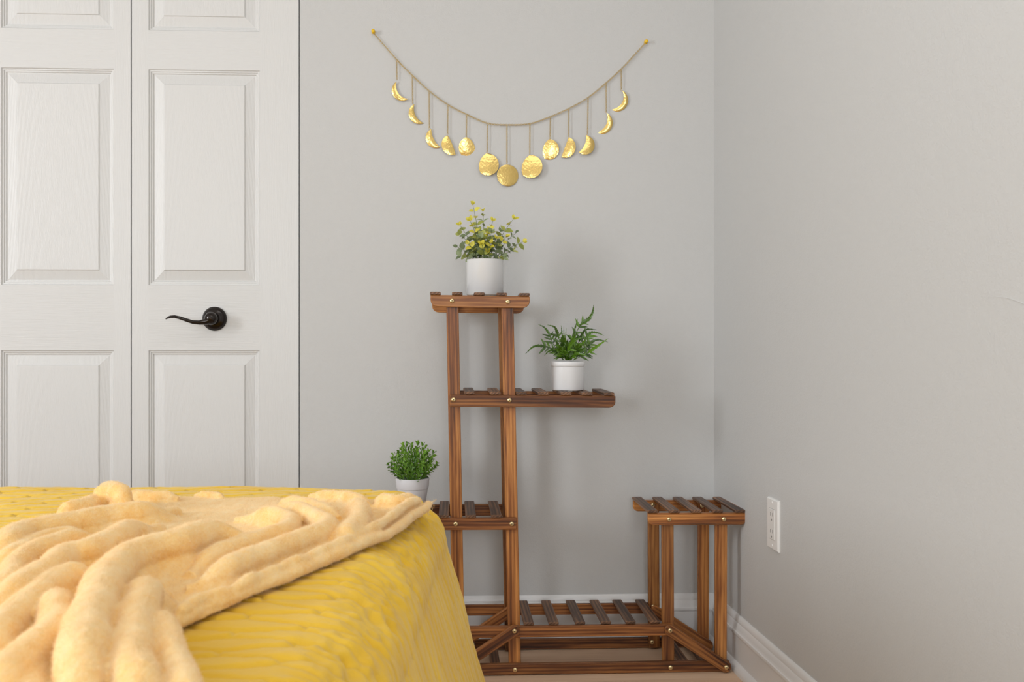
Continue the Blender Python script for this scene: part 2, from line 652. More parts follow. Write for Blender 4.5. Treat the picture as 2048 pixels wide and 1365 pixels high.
def door_leaf(name, sL, wide_left):
    """leaf mesh with three openings; local x along the wall, y into it, z up"""
    xa, xb = 0.0, door_w
    if wide_left:
        pa, pb = stile_out, door_w - stile_in
    else:
        pa, pb = stile_in, door_w - stile_out
    M = MW @ Matrix.Translation((sL, 0.010, 0))
    b = MB()
    top, bot, t = 2.035, 0.012, 0.034
    zs = [bot]
    for lo, hi in panels_z[::-1]:
        zs += [lo, hi]
    zs.append(top)
    xs = [xa, pa, pb, xb]
    # front faces: stiles run full height, rails between them
    def quad(x0, x1, z0, z1, mi):
        b.add([(x0, 0, z0), (x1, 0, z0), (x1, 0, z1), (x0, 0, z1)], [(0, 1, 2, 3)], mi)
    for i in range(len(zs) - 1):
        quad(xa, pa, zs[i], zs[i + 1], 0)
        quad(pb, xb, zs[i], zs[i + 1], 0)
        if i % 2 == 0:
            quad(pa, pb, zs[i], zs[i + 1], 1)
        else:   # sides of the opening
            z0, z1 = zs[i], zs[i + 1]
            d = 0.02
            b.add([(pa, 0, z0), (pa, d, z0), (pa, d, z1), (pa, 0, z1)], [(0, 1, 2, 3)], 0)
            b.add([(pb, 0, z0), (pb, d, z0), (pb, d, z1), (pb, 0, z1)], [(3, 2, 1, 0)], 0)
            b.add([(pa, 0, z0), (pb, 0, z0), (pb, d, z0), (pa, d, z0)], [(0, 1, 2, 3)], 0)
            b.add([(pa, 0, z1), (pb, 0, z1), (pb, d, z1), (pa, d, z1)], [(3, 2, 1, 0)], 0)
    b.box(xa, xb, 0.02, t, bot, top)
    b.add([(xa, 0, bot), (xa, 0, top), (xa, t, top), (xa, t, bot)], [(0, 1, 2, 3)])
    b.add([(xb, 0, bot), (xb, 0, top), (xb, t, top), (xb, t, bot)], [(3, 2, 1, 0)])
    b.add([(xa, 0, top), (xb, 0, top), (xb, t, top), (xa, t, top)], [(0, 1, 2, 3)])
    b.add([(xa, 0, bot), (xb, 0, bot), (xb, t, bot), (xa, t, bot)], [(3, 2, 1, 0)])
    leaf = struct(b.build(name, [M_door_v, M_door_h], M=M, fix=False))
    # moulded raised panels
    steps = [(0.0, 0.0), (0.0018, 0.0032), (0.0050, 0.0036), (0.0062, 0.0062), (0.0095, 0.0068), (0.0110, 0.0098),
             (0.0135, 0.0102), (0.0385, 0.0035), (0.0400, 0.0012), (0.0415, 0.0008)]
    for lo, hi in panels_z:
        cx, cz = (pa + pb) / 2, (lo + hi) / 2
        hw, hh = (pb - pa) / 2 - 0.0001, (hi - lo) / 2 - 0.0001
        b = MB()
        vs, fs = [], []
        for off, dep in steps:
            x, z = hw - off, hh - off
            vs += [(-x, dep, -z), (x, dep, -z), (x, dep, z), (-x, dep, z)]
        for i in range(len(steps) - 1):
            for k in range(4):
                a, c = i * 4 + k, i * 4 + (k + 1) % 4
                fs.append((a, c, c + 4, a + 4))
        nl = (len(steps) - 1) * 4
        fs.append((nl, nl + 1, nl + 2, nl + 3))
        b.add(vs, fs)
        b.build('raised_panel', M_door_c, leaf, M=M @ Matrix.Translation((cx, 0, cz)), fix=False)
    return leaf


right_leaf = door_leaf('door_1', door_r - 0.0045 - door_w, False)
left_leaf = door_leaf('door_2', door_r - 0.0045 - 2 * door_w - 0.003, True)
right_leaf['label'] = 'white bifold door leaf beside the grey wall, with the dark bronze lever'
left_leaf['label'] = 'white bifold door leaf at the left edge, without a handle'

# lever handle on the right leaf
hc = DP.at(430, 638)
hs = (hc - Vector((0, DP.a, 0))).dot(DP.ex)
MH = MW @ Matrix.Translation((hs, 0.010, hc.z))
b = MB()
b.lathe([(0.0, 0.0), (0.0318, 0.0), (0.0322, 0.003), (0.0312, 0.006), (0.0285, 0.008), (0.0275, 0.0105), (0.0240, 0.0125),
         (0.0165, 0.0145), (0.0150, 0.018), (0.0, 0.018)], 48, axis='-Y')
rose = b.build('door_handle', M_bronze, right_leaf, M=MH)
smooth_angle(rose, 40)
rose['label'] = 'dark bronze lever handle on a round rose'
b = MB()
b.lathe([(0.0128, 0.016), (0.0128, 0.030), (0.0168, 0.034), (0.0172, 0.040), (0.0158, 0.047), (0.0118, 0.053), (0.006, 0.056), (0.0, 0.057)], 32, axis='-Y')
k = 1 / 755.0
path = [(6, 2, 0.041), (-2, -3, 0.043), (-12, -6.5, 0.046), (-24, -8.3, 0.050), (-36, -7.5, 0.053), (-48, -3.5, 0.055), (-60, 0.8, 0.056), (-70, 3.2, 0.056),
        (-78, 3.0, 0.055), (-84, 1.0, 0.054), (-88, -1.5, 0.054)]
b.tube([(x * k + 0.004, -d, z * k) for x, z, d in path],
       [0.0105, 0.0105, 0.0085, 0.0058, 0.0050, 0.0046, 0.0042, 0.0038, 0.0034, 0.0028, 0.0012], 14, flat=1.25)
lev = b.build('lever', M_bronze, rose, M=MH, smooth=True)

# ------------------------------------------------------------------ plant stand
S = Plane(2.405, 0.060)
DEP = 0.208
T = 0.012
EY = S.ey
base = S.loc(0.18, 0.1, 0)
stand = thing('plant_stand', 'charred brown slatted wooden plant stand with stepped shelves by the grey wall', 'plant stand', base)


def board_mesh(name, L, W, t, mat, round0=0.0, round1=0.0, bevel=0.0016, cap=0.0):
    """board along local x, width along y (y- is the lower edge), thickness along z; round0/1 round the lower corner of an end"""
    pts = []
    h = W / 2
    def corner(xc, sgn, r):
        if r <= 0:
            return [(xc, -h)]
        out = []
        for i in range(6):
            a = math.pi / 2 * i / 5
            out.append((xc - sgn * r * 1.15 + sgn * r * 1.15 * math.cos(a), -h + r - r * math.sin(a)))
        return out
    if cap > 0:     # clipped corners on both ends
        c = cap
        pts = [(0, -h + c), (c, -h), (L - c, -h), (L, -h + c), (L, h - c), (L - c, h), (c, h), (0, h - c)]
    else:
        pts += [(0, h)] + corner(0, -1, round0) + corner(L, 1, round1)[::-1] + [(L, h)]
    bm = bmesh.new()
    v0 = [bm.verts.new((x, y, -t / 2)) for x, y in pts]
    v1 = [bm.verts.new((x, y, t / 2)) for x, y in pts]
    n = len(pts)
    bm.faces.new(v0)
    bm.faces.new(v1[::-1])
    for i in range(n):
        bm.faces.new((v0[i], v1[i], v1[(i + 1) % n], v0[(i + 1) % n]))
    bmesh.ops.recalc_face_normals(bm, faces=bm.faces)
    bmesh.ops.bevel(bm, geom=[e for e in bm.edges if e.calc_face_angle(0) > 0.5], offset=bevel, segments=1, affect='EDGES')
    me = bpy.data.meshes.new(name)
    bm.to_mesh(me)
    bm.free()
    me.materials.append(mat)
    return me


def board(name, A, B, W, t, mat, depth=None, **kw):
    """A, B: centres of the two ends; depth: direction of the thickness"""
    depth = EY if depth is None else depth
    A, B = Vector(A), Vector(B)
    x = (B - A)
    L = x.length
    x.normalize()
    z = (depth - x * depth.dot(x)).normalized()
    y = z.cross(x)
    if y.z < -0.2:
        y, z = -y, -z
    M = Matrix(((x.x, y.x, z.x, A.x), (x.y, y.y, z.y, A.y), (x.z, y.z, z.z, A.z), (0, 0, 0, 1)))
    return link(name, board_mesh(name, L, W, t, mat, **kw), stand, M)


def bolt_mesh():
    b = MB()
    b.lathe([(0.0055, 0.0), (0.0058, 0.0012), (0.0050, 0.0028), (0.0032, 0.0036), (0.0017, 0.0037)], 16, 0)
    b.lathe([(0.0017, 0.0037), (0.0015, 0.0026), (0.0, 0.0026)], 16, 1)
    me = b.mesh('bolt', [M_bolt, M_bolt_in], True)
    return me


BOLT = bolt_mesh()


def bolt(pt):
    ez = -EY
    ex = S.ex
    ey = ez.cross(ex)
    M = Matrix(((ex.x, ey.x, ez.x, pt.x), (ex.y, ey.y, ez.y, pt.y), (ex.z, ey.z, ez.z, pt.z), (0, 0, 0, 1)))
    return link('bolt', BOLT, stand, M @ Matrix.Rotation(random.uniform(0, 6), 4, 'Z'))


W = 0.0295


def rail(px0, py0, px1, py1, mat=None, h=None, r0=0.0, r1=0.0, rear_drop=0.0, rear=True):
    h = W if h is None else h
    mat = mat or M_rail
    A = S.at(px0, py0) + EY * T / 2
    B = S.at(px1, py1) + EY * T / 2
    board('rail', A, B, h, T, mat, round0=r0, round1=r1)
    if rear:
        off = EY * (DEP - T) - Vector((0, 0, rear_drop))
        board('rail', A + off, B + off, h, T, mat, round0=r0, round1=r1)
    return A, B


def post(px0, py0, px1, py1, mat=None, w=W, rear_px=None, zbot=None):
    mat = mat or M_post
    A = S.at(px0, py0, T) + EY * T / 2
    B = S.at(px1, py1, T) + EY * T / 2
    if zbot is not None:
        A_, B_ = A, B
        t = (zbot - A.z) / (B.z - A.z)
        B = A_ + (B_ - A_) * t
    board('post', A, B, w, T, mat)
    off = EY * (DEP - 3 * T)
    board('post', A + off, B + off, w, T, mat)
    return A, B


SL_W, SL_T = 0.0255, 0.0075


def slat(px, z0, z1=None, px_far=None, d0=-0.002, d1=None, w=SL_W):
    """slat whose front end is centred on px; z0/z1: heights of its underside at the front and rear ends"""
    d1 = DEP + 0.002 if d1 is None else d1
    z1 = z0 if z1 is None else z1
    A = S.at(px, 682.5, d0)
    B = A + EY * (d1 - d0)
    if px_far is not None:
        B = S.at(px_far, 682.5, d1)
    A.z, B.z = z0 + SL_T / 2 + 0.0004, z1 + SL_T / 2 + 0.0004
    return board('slat', A, B, w, SL_T, M_slat, depth=Vector((0, 0, 1)))


def z_on(A, B, px, h):
    x = S.at(px, 682.5).x
    t = (x - A.x) / (B.x - A.x)
    return A.z + (B.z - A.z) * t + h / 2


# tall posts
post(904.5, 594, 918, 1340, zbot=0.004)
post(1014.5, 596, 1030, 1340, zbot=0.004)
# short posts of the right hand step
post(1335.5, 1030, 1337, 1340, zbot=0.004)
post(1443, 1030, 1442, 1330, zbot=0.004)

# top shelf
A, B = rail(861, 602, 1059.5, 605, M_post, 0.0285, 0.016, 0.016, 0.008)
for px in (870.5, 914.5, 958.5, 1003.5, 1049):
    z = z_on(A, B, px, 0.0285)
    slat(px, z, z - 0.008)
TOP_Z = z_on(A, B, 970, 0.0285) + SL_T
bolt(S.at(904, 602)); bolt(S.at(1015.5, 604))
# second shelf, reaching out to the right
A, B = rail(899.5, 802, 1231, 804.3, M_rail, 0.0290, 0.0, 0.014)
for px in (939, 991, 1043, 1087, 1132.5, 1175, 1218.5):
    slat(px, z_on(A, B, px, 0.029))
MID_Z = z_on(A, B, 1136, 0.029) + SL_T
bolt(S.at(907, 800)); bolt(S.at(1019, 801))
# third shelf, reaching out to the left
A, B = rail(702, 1050, 1033.5, 1048.5, M_rail, 0.0290, 0.014, 0.0)
for px in (716, 762, 806, 848, 888, 941.5, 993):
    slat(px, z_on(A, B, px, 0.029))
LOW_Z = z_on(A, B, 822, 0.029) + SL_T
bolt(S.at(911.5, 1048.5)); bolt(S.at(1023.5, 1048.5))
# right hand step
A, B = rail(1296, 1039.3, 1491.5, 1038.6, M_post, 0.0290, 0.012, 0.010)
for px in (1305.5, 1349.5, 1393.5, 1436, 1480.5):
    slat(px, z_on(A, B, px, 0.029))
bolt(S.at(1338, 1039.6)); bolt(S.at(1447.6, 1039))
# base: upper rails with six slats, lower rails on the floor
A, B = rail(908, 1266.5, 1347, 1261, M_rail, 0.0275)
zB = lambda px: z_on(A, B, px, 0.0275)
for px in (1057.5, 1107.5, 1160.5, 1212, 1261.5, 1311):
    slat(px, zB(px), d0=0.004, w=0.0245)
A2, B2 = rail(905, 1341.5, 1459, 1333.5, M_rail, 0.0265)
for px in (941, 986, 1368, 1409):
    slat(px, z_on(A2, B2, px, 0.0265), d0=0.013, d1=DEP - 0.013, w=0.0245) if False else None
# low slats hang between the lower rails, level with their tops
for px in (943, 990, 1367.5, 1408):
    a = S.at(px, 682.5, T + 0.001)
    bb = a + EY * (DEP - 2 * T - 0.002)
    zz = z_on(A2, B2, px, 0.0265) - 0.004
    a.z = bb.z = zz
    board('slat', a, bb, 0.0235, SL_T, M_slat, depth=Vector((0, 0, 1)))
# braces, bolted over the rails front and rear
for (x0, y0, x1, y1) in ((1340, 1262, 1452.5, 1335.5), (1029, 1263, 917, 1338)):
    a = S.at(x0, y0, -T) + EY * (T / 2 - 0.0003)
    c = S.at(x1, y1, -T) + EY * (T / 2 - 0.0003)
    dv = (c - a).normalized()
    a2, c2 = a - dv * 0.013, c + dv * 0.013
    board('brace', a2, c2, 0.0265, T, M_rail, cap=0.008)
    off = EY * (DEP - 3 * T + 0.012 + 0.0)
    board('brace', a2 + EY * (DEP - 0.0094 - T), c2 + EY * (DEP - 0.0094 - T), 0.0265, T, M_rail, cap=0.008) if False else None
    bolt(a - EY * (T / 2))
    bolt(c - EY * (T / 2))
    # the rear pair sits inside, against the rear posts
    ra = a + EY * (DEP - 3 * T)
    rc = c + EY * (DEP - 3 * T)
    board('brace', ra - dv * 0.013, rc + dv * 0.013, 0.0265, T, M_rail, cap=0.008)
bolt(S.at(1030, 1340.5)); bolt(S.at(1341, 1336))
# bolts on the inner faces of the rear posts
for px, py in ((1306, 1214), (1304, 1285), (1408, 1282.6), (1404, 1012), (1305.5, 1011)):
    bolt(S.at(px, py, DEP - 2 * T))


# ------------------------------------------------------------------ potted plants
def yc(px, d):
    return S.at(px, 682.5, d).y


def leaf_mesh(name, L, Wd, mat, n=4, curl=0.15, tipw=0.5, base=0.0):
    b = MB()
    vs, fs = [], []
    for i in range(n + 1):
        t = i / n
        wd = Wd * (math.sin(math.pi * min(1, (t ** tipw))) ** 0.8) * 0.5 if 0 < t < 1 else 0.0002
        x = base + L * t
        z = -curl * L * t * t
        vs += [(x, -wd, z + wd * 0.35), (x, 0, z), (x, wd, z + wd * 0.35)]
    for i in range(n):
        a = i * 3
        fs += [(a, a + 3, a + 4, a + 1), (a + 1, a + 4, a + 5, a + 2)]
    b.add(vs, fs)
    return b.mesh(name, mat, True)


def leaf_matrix(pos, dirv, up):
    x = dirv.normalized()
    z = (up - x * up.dot(x))
    if z.length < 1e-4:
        z = Vector((0, 1, 0)) - x * x.y
    z.normalize()
    y = z.cross(x)
    return Matrix(((x.x, y.x, z.x, pos.x), (x.y, y.y, z.y, pos.y), (x.z, y.z, z.z, pos.z), (0, 0, 0, 1)))


def bez(pts, n):
    """smooth curve through points (Catmull-Rom)"""
    pts = [Vector(p) for p in pts]
    q = [pts[0] * 2 - pts[1]] + pts + [pts[-1] * 2 - pts[-2]]
    out = []
    for i in range(len(pts) - 1):
        p0, p1, p2, p3 = q[i:i + 4]
        for k in range(n):
            t = k / n
            out.append(0.5 * ((2 * p1) + (p2 - p0) * t + (2 * p0 - 5 * p1 + 4 * p2 - p3) * t * t + (3 * p1 - p0 - 3 * p2 + p3) * t ** 3))
    out.append(pts[-1])
    return out


# --- yellow tipped plant in the glossy pot
Y1 = yc(970, 0.100)
c1 = P(970.3, 589, Y1)
c1.z = TOP_Z - 0.0030
sc1 = F / Y1
ph = (589.5 - 519) / sc1 - 0.003 + 0.0045
pl = thing('potted_plant', 'bushy plant with yellow leaf tips in a glossy white pot on the top shelf', 'plant', c1)
b = MB()
r_t, r_b = 37.9 / sc1, 37.3 / sc1
b.lathe([(0, 0), (r_b - 0.003, 0), (r_b, 0.003), (r_t - 0.0004, ph - 0.002), (r_t, ph - 0.0004), (r_t - 0.001, ph), (r_t - 0.0022, ph - 0.0004), (r_t - 0.0028, ph - 0.004), (r_t - 0.003, ph - 0.012)], 64)
o = b.build('pot', M_pot_gloss, pl, M=Matrix.Translation(c1), fix=False)
smooth_angle(o, 50)
b = MB()
b.lathe([(r_t - 0.003, 0), (r_t * 0.6, 0.003), (0, 0.004)], 24)
b.build('filler', M_soil, pl, M=Matrix.Translation(c1 + Vector((0, 0, ph - 0.011))), fix=False)

LF = {}
for nm, mt in (('g', M_leaf_green), ('m', M_leaf_mix), ('y', M_leaf_yellow)):
    LF[nm] = [leaf_mesh('leaf', 1.0, 0.80, mt, 5, 0.2, 0.85), leaf_mesh('leaf', 1.0, 0.66, mt, 5, 0.35, 0.9), leaf_mesh('leaf', 1.0, 0.95, mt, 5, 0.1, 0.8)]


def sprig(tip, tip_d, n_pairs, size, ny, thin=False, base_x=None):
    """tip: pixel of the sprig's end, tip_d: metres towards (-) or away from the viewer of the pot's middle"""
    tx, ty = 860 + tip[0] / 6.204, 390 + tip[1] / 6.204
    tp = P(tx, ty, Y1 + tip_d)
    bx = (tp.x - c1.x) * 0.35 + random.uniform(-0.006, 0.006)
    bp = Vector((c1.x + max(-0.030, min(0.030, bx)), c1.y + tip_d * 0.4, c1.z + ph - 0.008))
    mid = bp.lerp(tp, 0.5) + Vector((-(tp.x - bp.x) * 0.12, 0, (tp - bp).length * 0.08))
    cv = bez([bp, mid, tp], 6)
    b = MB()
    b.tube(cv, [0.0011 - 0.0007 * i / (len(cv) - 1) for i in range(len(cv))], 5)
    st = b.build('sprig', M_stem, pl, smooth=True)
    L = (tp - bp).length
    for i in range(n_pairs):
        t = 0.18 + 0.82 * (i + 0.7) / n_pairs
        f = t * (len(cv) - 1)
        i0 = min(int(f), len(cv) - 2)
        pos = cv[i0].lerp(cv[i0 + 1], f - i0)
        tan = (cv[i0 + 1] - cv[i0]).normalized()
        phase = (i % 2) * math.pi / 2 + random.uniform(-0.4, 0.4)
        side = tan.cross(Vector((0, 1, 0))).normalized()
        other = tan.cross(side)
        kind = 'y' if i >= n_pairs - ny else ('m' if (i >= n_pairs - ny - 1 and ny > 0) or random.random() < 0.18 else 'g')
        last = i == n_pairs - 1
        for q in range(2):
            a = phase + q * math.pi
            out = side * math.cos(a) + other * math.sin(a)
            d = (out * (0.95 if not last else 0.55) + tan * (0.55 if not last else 1.0) + Vector((0, -0.15, 0))).normalized()
            s = size * (1.25 if kind == 'y' else 1.5) * random.uniform(0.8, 1.15) * (0.8 if last else 1.0) * (0.75 if i == 0 else 1)
            me = random.choice(LF[kind])
            M = leaf_matrix(pos + out * 0.0008, d, tan * 0.5 + Vector((random.uniform(-0.4, 0.4), -1.0, 0.5)))
            wsc = 0.45 if thin else 1.0
            link('leaf', me, st, M @ Matrix.Diagonal((s, s * wsc, s, 1)))
        if last and ny > 0:
            for q in range(2):
                a = random.uniform(0, 6.28)
                out = side * math.cos(a) + other * math.sin(a)
                d = (out * 0.45 + tan).normalized()
                link('leaf', random.choice(LF['y']), st, leaf_matrix(pos, d, tan + Vector((0, -0.6, 0.2))) @ Matrix.Diagonal((size * 0.7,) * 3 + (1,)))


for tip, d, n, sz, ny, thin in (
        ((528, 100), 0.005, 6, 0.0125, 3, False), ((655, 185), 0.012, 7, 0.0115, 1, True), ((785, 305), 0.006, 5, 0.0125, 2, False),
        ((1050, 280), 0.004, 5, 0.0130, 2, False), ((360, 355), -0.004, 5, 0.0120, 1, False), ((490, 300), -0.01, 5, 0.0130, 3, False),
        ((1170, 575), 0.002, 6, 0.0120, 1, False), ((1075, 465), 0.014, 6, 0.0105, 0, True), ((325, 640), -0.006, 4, 0.0120, 0, False),
        ((960, 510), -0.022, 4, 0.0135, 2, False), ((470, 600), -0.020, 4, 0.0125, 2, False), ((640, 600), -0.034, 3, 0.0150, 2, False),
        ((740, 420), -0.012, 5, 0.0130, 2, False), ((760, 590), -0.028, 4, 0.0125, 2, False), ((1040, 690), 0.0, 5, 0.0110, 0, True),
        ((370, 755), -0.012, 3, 0.0130, 0, False), ((920, 770), -0.025, 3, 0.0120, 0, False), ((600, 430), 0.018, 5, 0.0125, 0, False),
        ((880, 440), 0.02, 5, 0.0120, 0, False), ((690, 520), 0.0, 4, 0.0130, 1, False), ((560, 560), 0.01, 4, 0.0130, 0, False),
        ((840, 600), 0.005, 4, 0.0130, 0, False), ((360, 480), 0.012, 5, 0.0115, 0, False)):
    sprig(tip, d, n, sz, ny, thin)
for k_ in range(11):
    sprig((random.uniform(400, 950), random.uniform(430, 740)), random.uniform(-0.03, 0.03), 3, 0.0122, 1 if k_ % 4 == 0 else 0)

# --- fern in the rimmed white pot
Y2 = yc(1136, 0.095)
sc2 = F / Y2
c2 = P(1136, 781.7, Y2)
c2.z = MID_Z + 0.0008
ph2 = (779.5 - 721.6) / sc2
fern = thing('potted_fern', 'small green fern in a rimmed white pot on the right-reaching shelf', 'plant', c2)
b = MB()
rb, rr = 32.8 / sc2, 34.4 / sc2
b.lathe([(0, 0), (rb - 0.004, 0), (rb - 0.001, 0.0015), (rb, 0.005), (rb, ph2 - 0.0130), (rr - 0.0006, ph2 - 0.0118), (rr, ph2 - 0.0105), (rr, ph2 - 0.0012), (rr - 0.0010, ph2), (rr - 0.003, ph2), (rr - 0.0038, ph2 - 0.001), (rr - 0.0045, ph2 - 0.010)], 64)
o = b.build('pot', M_pot_satin, fern, M=Matrix.Translation(c2), fix=False)
smooth_angle(o, 45)
b = MB()
b.lathe([(rr - 0.0045, 0), (rr * 0.5, 0.003), (0, 0.005)], 24)
b.build('filler', M_soil, fern, M=Matrix.Translation(c2 + Vector((0, 0, ph2 - 0.009))), fix=False)
LEAFLET = [leaf_mesh('leaflet', 1.0, 0.24, M_fern, 5, 0.15, 0.6), leaf_mesh('leaflet', 1.0, 0.28, M_fern, 5, 0.35, 0.6)]


def serrated_blade(b, cv, w, nrm):
    """long tapering blade along the curve with toothed edges"""
    vs, fs = [], []
    n = len(cv)
    for i in range(n):
        t = i / (n - 1)
        tan = (cv[min(i + 1, n - 1)] - cv[max(i - 1, 0)]).normalized()
        sd = tan.cross(nrm).normalized()
        ww = w * (1 - t) ** 0.75 * min(1, 0.45 + t * 2.5)
        ww *= 1.25 if i % 2 == 0 else 0.72
        up = sd.cross(tan)
        vs += [cv[i] + sd * ww + up * ww * 0.3, cv[i], cv[i] - sd * ww + up * ww * 0.3]
    for i in range(n - 1):
        a = i * 3
        fs += [(a, a + 1, a + 4, a + 3), (a + 1, a + 2, a + 5, a + 4)]
    b.add(vs, fs)


def frond(path, depth, wdt=0.0042, n_leaf=4, face=Vector((0, -1, 0.35)), blade0=0.38, ll=0.022):
    pts = []
    n = len(path)
    for i, (px, py) in enumerate(path):
        pts.append(P(px, py, Y2 + depth * (i / (n - 1)) + random.uniform(-0.002, 0.002)))
    pts[0].y = c2.y + depth * 0.15
    cv = bez(pts, 7)
    b = MB()
    b.tube(cv[:int(len(cv) * (blade0 + 0.1))], 0.0009, 5)
    i0 = int(len(cv) * blade0)
    serrated_blade(b, cv[i0:], wdt, face)
    fr = b.build('frond', M_fern, fern, fix=False, smooth=False)
    for i in range(n_leaf):
        t = 0.16 + (blade0 + 0.12 - 0.16) * (i + 0.5) / n_leaf
        j = int(t * (len(cv) - 1))
        tan = (cv[j + 1] - cv[j]).normalized()
        sd = tan.cross(face).normalized()
        for q in (-1, 1):
            d = (sd * q + tan * 0.75 + Vector((0, random.uniform(-0.5, 0.2), 0.1))).normalized()
            s = ll * random.uniform(0.75, 1.2)
            link('leaflet', random.choice(LEAFLET), fr, leaf_matrix(cv[j], d, face) @ Matrix.Diagonal((s, s, s, 1)))


frond([(1128, 721), (1110, 700), (1085, 693), (1067, 694), (1050, 709)], -0.02, 0.0048, 4)
frond([(1126, 721), (1108, 691), (1098, 668), (1088, 655), (1076, 649)], 0.01, 0.0040, 4)
frond([(1132, 721), (1122, 692), (1115, 668), (1109, 655), (1094, 650)], -0.012, 0.0050, 3)
frond([(1138, 721), (1147, 682), (1160, 652), (1178, 638), (1185, 626), (1187.5, 609)], 0.0, 0.0062, 4, blade0=0.4)
frond([(1137, 721), (1144, 690), (1149, 662), (1156, 637)], 0.02, 0.0036, 3)
frond([(1140, 721), (1156, 688), (1170, 661), (1194, 660)], 0.025, 0.0042, 3)
frond([(1142, 721), (1163, 690), (1178, 668), (1193, 666), (1209, 672)], 0.005, 0.0044, 4)
frond([(1146, 721), (1168, 703), (1182, 686), (1196, 680), (1217, 685)], -0.015, 0.0048, 4)
frond([(1146, 721), (1172, 708), (1192, 695), (1217, 677)], -0.03, 0.0056, 4)
frond([(1134, 721), (1128, 690), (1124, 668), (1122, 650)], 0.0, 0.0028, 3, blade0=0.3, ll=0.013)
frond([(1136, 721), (1131, 695), (1128, 674), (1127.5, 652)], -0.01, 0.0026, 3, blade0=0.3, ll=0.013)
frond([(1137, 721), (1133, 700), (1131, 680), (1132.5, 655)], -0.016, 0.0028, 3, blade0=0.3, ll=0.013)
frond([(1128, 721), (1115, 706), (1100, 702), (1088, 712)], -0.04, 0.0040, 4, ll=0.014)
frond([(1140, 721), (1150, 702), (1160, 690), (1172, 694)], -0.045, 0.0060, 3)
frond([(1134, 721), (1132, 704), (1142, 690), (1156, 678)], -0.05, 0.0066, 3)
frond([(1132, 721), (1122, 706), (1118, 694), (1106, 690)], -0.045, 0.0062, 3)
frond([(1138, 721), (1146, 712), (1158, 708), (1178, 714)], -0.045, 0.0052, 4, ll=0.013)
frond([(1136, 721), (1140, 704), (1146, 680), (1154, 668)], -0.03, 0.0066, 4)
frond([(1134, 721), (1126, 712), (1116, 708), (1104, 690)], 0.03, 0.0052, 4)
frond([(1138, 721), (1150, 706), (1166, 700), (1182, 700)], 0.03, 0.0052, 4)
frond([(1135, 721), (1137, 708), (1134, 692), (1136, 676)], -0.04, 0.0060, 4)
frond([(1136, 721), (1140, 700), (1142, 684), (1150, 660)], 0.012, 0.0060, 4)

for k_ in range(9):
    ax = random.uniform(1104, 1172)
    ay = random.uniform(668, 700)
    frond([(1136 + (ax - 1136) * 0.1, 721), (1136 + (ax - 1136) * 0.45, 706), (1136 + (ax - 1136) * 0.8, ay + 8), (ax, ay)], random.uniform(-0.05, 0.04), random.uniform(0.0055, 0.0075), 3, ll=0.018)

# --- boxwood in the pale tapered pot
Y3 = yc(825, 0.105)
sc3 = F / Y3
c3 = P(825, 1010, Y3)
c3.z = LOW_Z + 0.0008
rimz = P(825, 956, Y3).z
ph3 = rimz - c3.z
boxw = thing('potted_boxwood', 'round clipped boxwood bush in a pale tapered pot behind the bed corner', 'plant', c3)
b = MB()
R3 = 33.7 / sc3
rb3 = 25.0 / sc3
band = ph3 - 21.5 / sc3
rband = 31.5 / sc3
b.lathe([(0, 0), (rb3 - 0.002, 0), (rb3, 0.002), (rband - 0.0012, band - 0.0008), (rband - 0.0012, band), (rband + 0.0002, band + 0.0006), (rband + 0.0006, band + 0.002), (R3, ph3 - 0.0012), (R3 - 0.0008, ph3), (R3 - 0.0026, ph3), (R3 - 0.0034, ph3 - 0.001), (R3 - 0.0045, ph3 - 0.012)], 64)
o = b.build('pot', M_pot_matte, boxw, M=Matrix.Translation(c3), fix=False)
smooth_angle(o, 45)
b = MB()
b.lathe([(R3 - 0.0045, 0), (R3 * 0.5, 0.002), (0, 0.003)], 24)
b.build('filler', M_soil, boxw, M=Matrix.Translation(c3 + Vector((0, 0, ph3 - 0.011))), fix=False)


def sprig_mesh(L, n):
    b = MB()
    cv = [Vector((0, 0, 0)), Vector((0.003, 0.001, L * 0.5)), Vector((0.001, 0.003, L))]
    b.tube(cv, [0.001, 0.0008, 0.0005], 4)
    for i in range(n):
        t = 0.30 + 0.7 * i / (n - 1)
        p = Vector((0.003 * math.sin(math.pi * t), 0.003 * t, L * t))
        for q in range(3):
            a = i * 1.1 + q * 2.094 + random.uniform(-0.3, 0.3)
            tilt = 0.75 if i < n - 1 else 1.4
            d = Vector((math.cos(a), math.sin(a), tilt)).normalized()
            up = Vector((-math.cos(a) * 0.6, -math.sin(a) * 0.6, 1))
            s = random.uniform(0.0085, 0.0115)
            wd = s * 0.56
            M = leaf_matrix(p, d, up)
            vs = [M @ Vector(v) for v in ((0, 0, 0), (s * 0.45, -wd * 0.36, 0.0006), (s * 0.8, -wd * 0.5, 0.0012), (s, -wd * 0.15, 0), (s, wd * 0.15, 0), (s * 0.8, wd * 0.5, 0.0012), (s * 0.45, wd * 0.36, 0.0006), (s * 0.7, 0, -0.0006))]
            b.add(vs, [(0, 1, 7), (1, 2, 7), (2, 3, 7), (3, 4, 7), (4, 5, 7), (5, 6, 7), (6, 0, 7)])
    return b.mesh('sprig', M_box, False)


